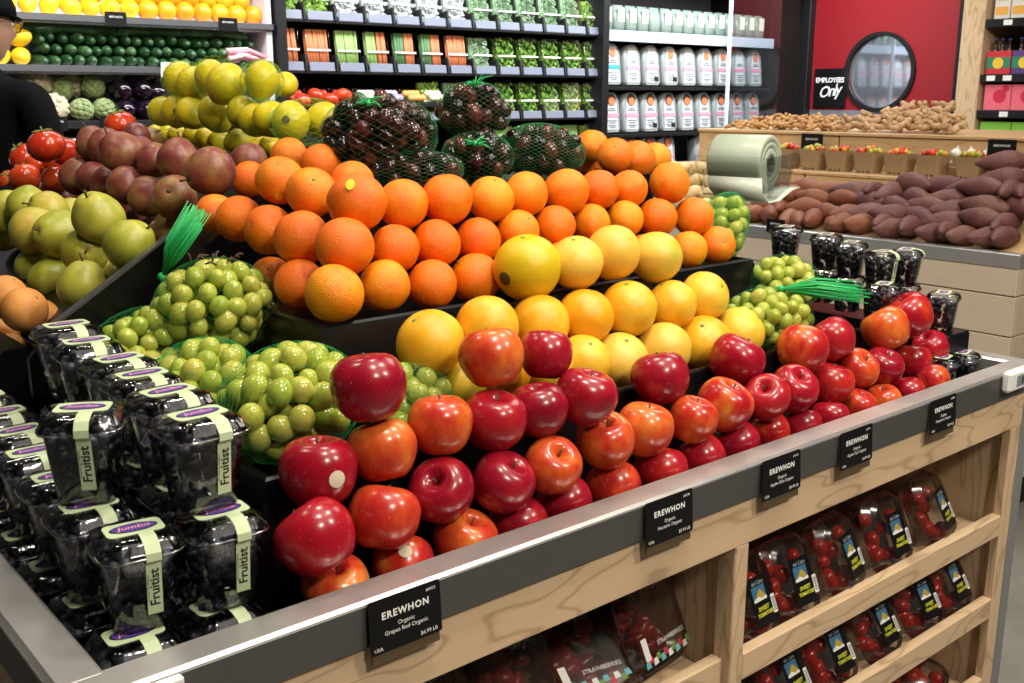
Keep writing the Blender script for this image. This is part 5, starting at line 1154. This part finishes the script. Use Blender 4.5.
for i in range(4):
    def front(t, w, h):
        MB().poly(ellipse(.034, .034, 24, .012, .07), .001).build('printed_disc', mat('deep_pink_print', (.62, .02, .08), .5), t, (0, -.0012, 0)); MB().poly(ellipse(.018, .018, 20, .042, .11), .001).build('printed_disc', mat('deep_pink_print', (.62, .02, .08), .5), t, (0, -.0012, 0))
    carton('pink_box', f"pink carton with dark pink discs on the lower grocery shelf, {ORD[i]} from the left", 'carton', 2.605 - i * .142, GZ[2], .138, .128, .07, mat('pink_carton', (.82, .16, .22), .45), 'pink cartons on the grocery shelf', front)
for i in range(4):
    def front(t, w, h): MB().poly([(-w * .25, .02), (w * .25, .02), (w * .25, .045), (-w * .25, .045)], .001).build('printed_panel', mat('pale_green_print', (.5, .72, .36), .5), t, (0, -.0012, 0))
    carton('green_box', f"lime green carton on the grocery base, {ORD[i]} from the left", 'carton', 2.60 - i * .165, 1.2405, .160, .085, .07, mat('lime_carton', (.24, .56, .07), .45), 'lime cartons on the grocery base', front)

# ------------------------------------------------------------------ shopper at the far left, seen from behind
pr = thing('person', 'person in black clothes, dark cap and glasses facing the wall shelves', 'person', (.888, 3.610, 0), (0, 0, 0))
fa = radians(35)                        # facing towards the wall shelves, head turned to the right
def rot2(x, y, a): return (x * cos(a) - y * sin(a), x * sin(a) + y * cos(a))
def skin(name, joints, edges, m, parent, root=0, levels=2):
    me = bpy.data.meshes.new(name); me.from_pydata([j[:3] for j in joints], edges, []); me.materials.append(m)
    o = obj(name, me, parent); sk = o.modifiers.new('skin', 'SKIN'); sk.use_smooth_shade = True
    for i, j in enumerate(joints): me.skin_vertices[0].data[i].radius = (j[3], j[4] if len(j) > 4 else j[3])
    me.skin_vertices[0].data[root].use_root = True
    s = o.modifiers.new('smooth', 'SUBSURF'); s.levels = levels; s.render_levels = levels; return o
CL = mat('black_cloth', (.003, .003, .0035), .9, 0, Specular_IOR_Level=.08); SKIN = mat('skin', (.42, .23, .15), .5, 0, Subsurface_Weight=.15)
def J(side, fwd, z, r, r2=None):
    # side to the person's right, fwd ahead of the person
    d = Vector((cos(fa), sin(fa), 0)); s_ = Vector((sin(fa), -cos(fa), 0)); p = d * fwd + s_ * side; return (p.x, p.y, z, r, r2 or r)
bj = [J(0, 0, .98, .155, .12), J(0, 0, 1.15, .15, .115), J(0, 0, 1.36, .175, .125), J(0, -.01, 1.50, .10, .085), J(0, 0, 1.57, .055), 
      J(.20, -.01, 1.46, .065), J(.26, -.02, 1.20, .052), J(.23, .16, 1.06, .042), J(-.20, -.01, 1.46, .065), J(-.26, -.02, 1.20, .052), J(-.23, .16, 1.06, .042),
      J(.10, 0, .90, .10), J(.11, .01, .50, .075), J(.11, 0, .09, .055), J(.11, .14, .045, .045), J(-.10, 0, .90, .10), J(-.11, .01, .50, .075), J(-.11, 0, .09, .055), J(-.11, .14, .045, .045)]
skin('body', bj, [(0, 1), (1, 2), (2, 3), (3, 4), (2, 5), (5, 6), (6, 7), (2, 8), (8, 9), (9, 10), (0, 11), (11, 12), (12, 13), (13, 14), (0, 15), (15, 16), (16, 17), (17, 18)], CL, pr)
for sd in (1, -1):
    w_ = Vector(J(.23 * sd, .18, 1.05, 0)[:3]); d = Vector((cos(fa), sin(fa), 0)); s_ = Vector((sin(fa), -cos(fa), 0)) * sd
    hj = [(*w_, .026, .018), (*(w_ + d * .07 - Vector((0, 0, .01))), .036, .016)]; he = [(0, 1)]
    for q, (o1, l1) in enumerate([(.030, .062), (.010, .075), (-.010, .070), (-.030, .055)]):
        b = w_ + d * .085 + s_ * o1; k = len(hj); hj += [(*(b + d * l1 * .5 - Vector((0, 0, .012))), .010, .009), (*(b + d * l1 - Vector((0, 0, .035))), .008, .008)]; he += [(1, k), (k, k + 1)]
    k = len(hj); hj += [(*(w_ + d * .05 - s_ * .045), .011, .010), (*(w_ + d * .085 - s_ * .055 - Vector((0, 0, .02))), .009, .009)]; he += [(0, k), (k, k + 1)]
    skin('hand', hj, he, SKIN, pr)
# head: lathe-like skull with face relief, turned to the right
ha = radians(8); hc = Vector(J(0, .02, 1.665, 0)[:3])
hb = MB(); seg, rng = 28, 20; vs = []; fs = []
for k in range(rng + 1):
    t = pi * k / rng; z = cos(t)
    for i in range(seg):
        a = 2 * pi * i / seg; cx, sy_ = cos(a), sin(a); r = sin(t) ** .85
        x = r * cx * .100; y = r * sy_ * .076; zz_ = z * .122
        if zz_ < -.02: x *= 1 - .22 * (-zz_ - .02) / .1 * (1 if cx < 0 else .35); y *= 1 - .30 * (-zz_ - .02) / .1
        f = max(cx, 0) ** 8
        x += f * (.020 * math.exp(-((zz_ + .012) / .020) ** 2) - .008 * math.exp(-((zz_ - .018) / .010) ** 2) + .006 * math.exp(-((zz_ + .052) / .010) ** 2) + .007 * math.exp(-((zz_ + .092) / .018) ** 2))
        vs.append((x, y, zz_))
for k in range(rng):
    for i in range(seg): j = (i + 1) % seg; fs.append((k * seg + i, (k + 1) * seg + i, (k + 1) * seg + j, k * seg + j))
hd_ = hb.add(vs, fs, True).build('head', SKIN, pr, hc, (0, .05, ha))
MB().tube([(-.02, 0, -.17), (-.012, 0, -.08)], [.056, .050], 16).build('neck', SKIN, hd_)
for sd in (1, -1):
    MB().ball((-.005, .078 * sd, -.005), (.018, .009, .030), 10, 8).build('ear', SKIN, hd_)
    MB().ball((.087, .030 * sd, .012), .0115, 10, 8).build('eye', M_WHITE, hd_)
hair = mat('grey_hair', (.10, .085, .075), .8)
MB().ball((-.018, 0, .004), (.092, .081, .098), 24, 16).build('hair', hair, hd_)
capb = MB(); rr_ = []
for zc, kx in ((.030, 1.06), (.060, 1.05), (.095, .92), (.122, .62), (.134, .2)): rr_.append([(.112 * kx * cos(2 * pi * i / 28) - .004, .092 * kx * sin(2 * pi * i / 28), zc) for i in range(28)])
capb.loft(rr_, True, True); 
capm = capb.build('cap', CL, hd_); bl = MB(); bl.loft([[(.055 + .075 * cos(a), .080 * sin(a), .034 - .012 * cos(a)) for a in [2 * pi * i / 24 for i in range(24)]], [(.055 + .075 * cos(a), .080 * sin(a), .039 - .012 * cos(a)) for a in [2 * pi * i / 24 for i in range(24)]]], True, True); bl.build('brim', CL, capm)
gl = MB()
for sd in (1, -1):
    pts = [(.108, .032 * sd + .026 * cos(2 * pi * i / 16), .008 + .020 * sin(2 * pi * i / 16)) for i in range(17)]; gl.tube(pts, .0022, 5, False); gl.tube([(.108, .056 * sd, .014), (.05, .080 * sd, .014), (-.01, .083 * sd, .010)], .0022, 5)
gl.tube([(.109, -.008, .012), (.112, 0, .014), (.109, .008, .012)], .002, 5); gl.build('glasses', mat('glasses_frame', (.10, .05, .03), .3), hd_)
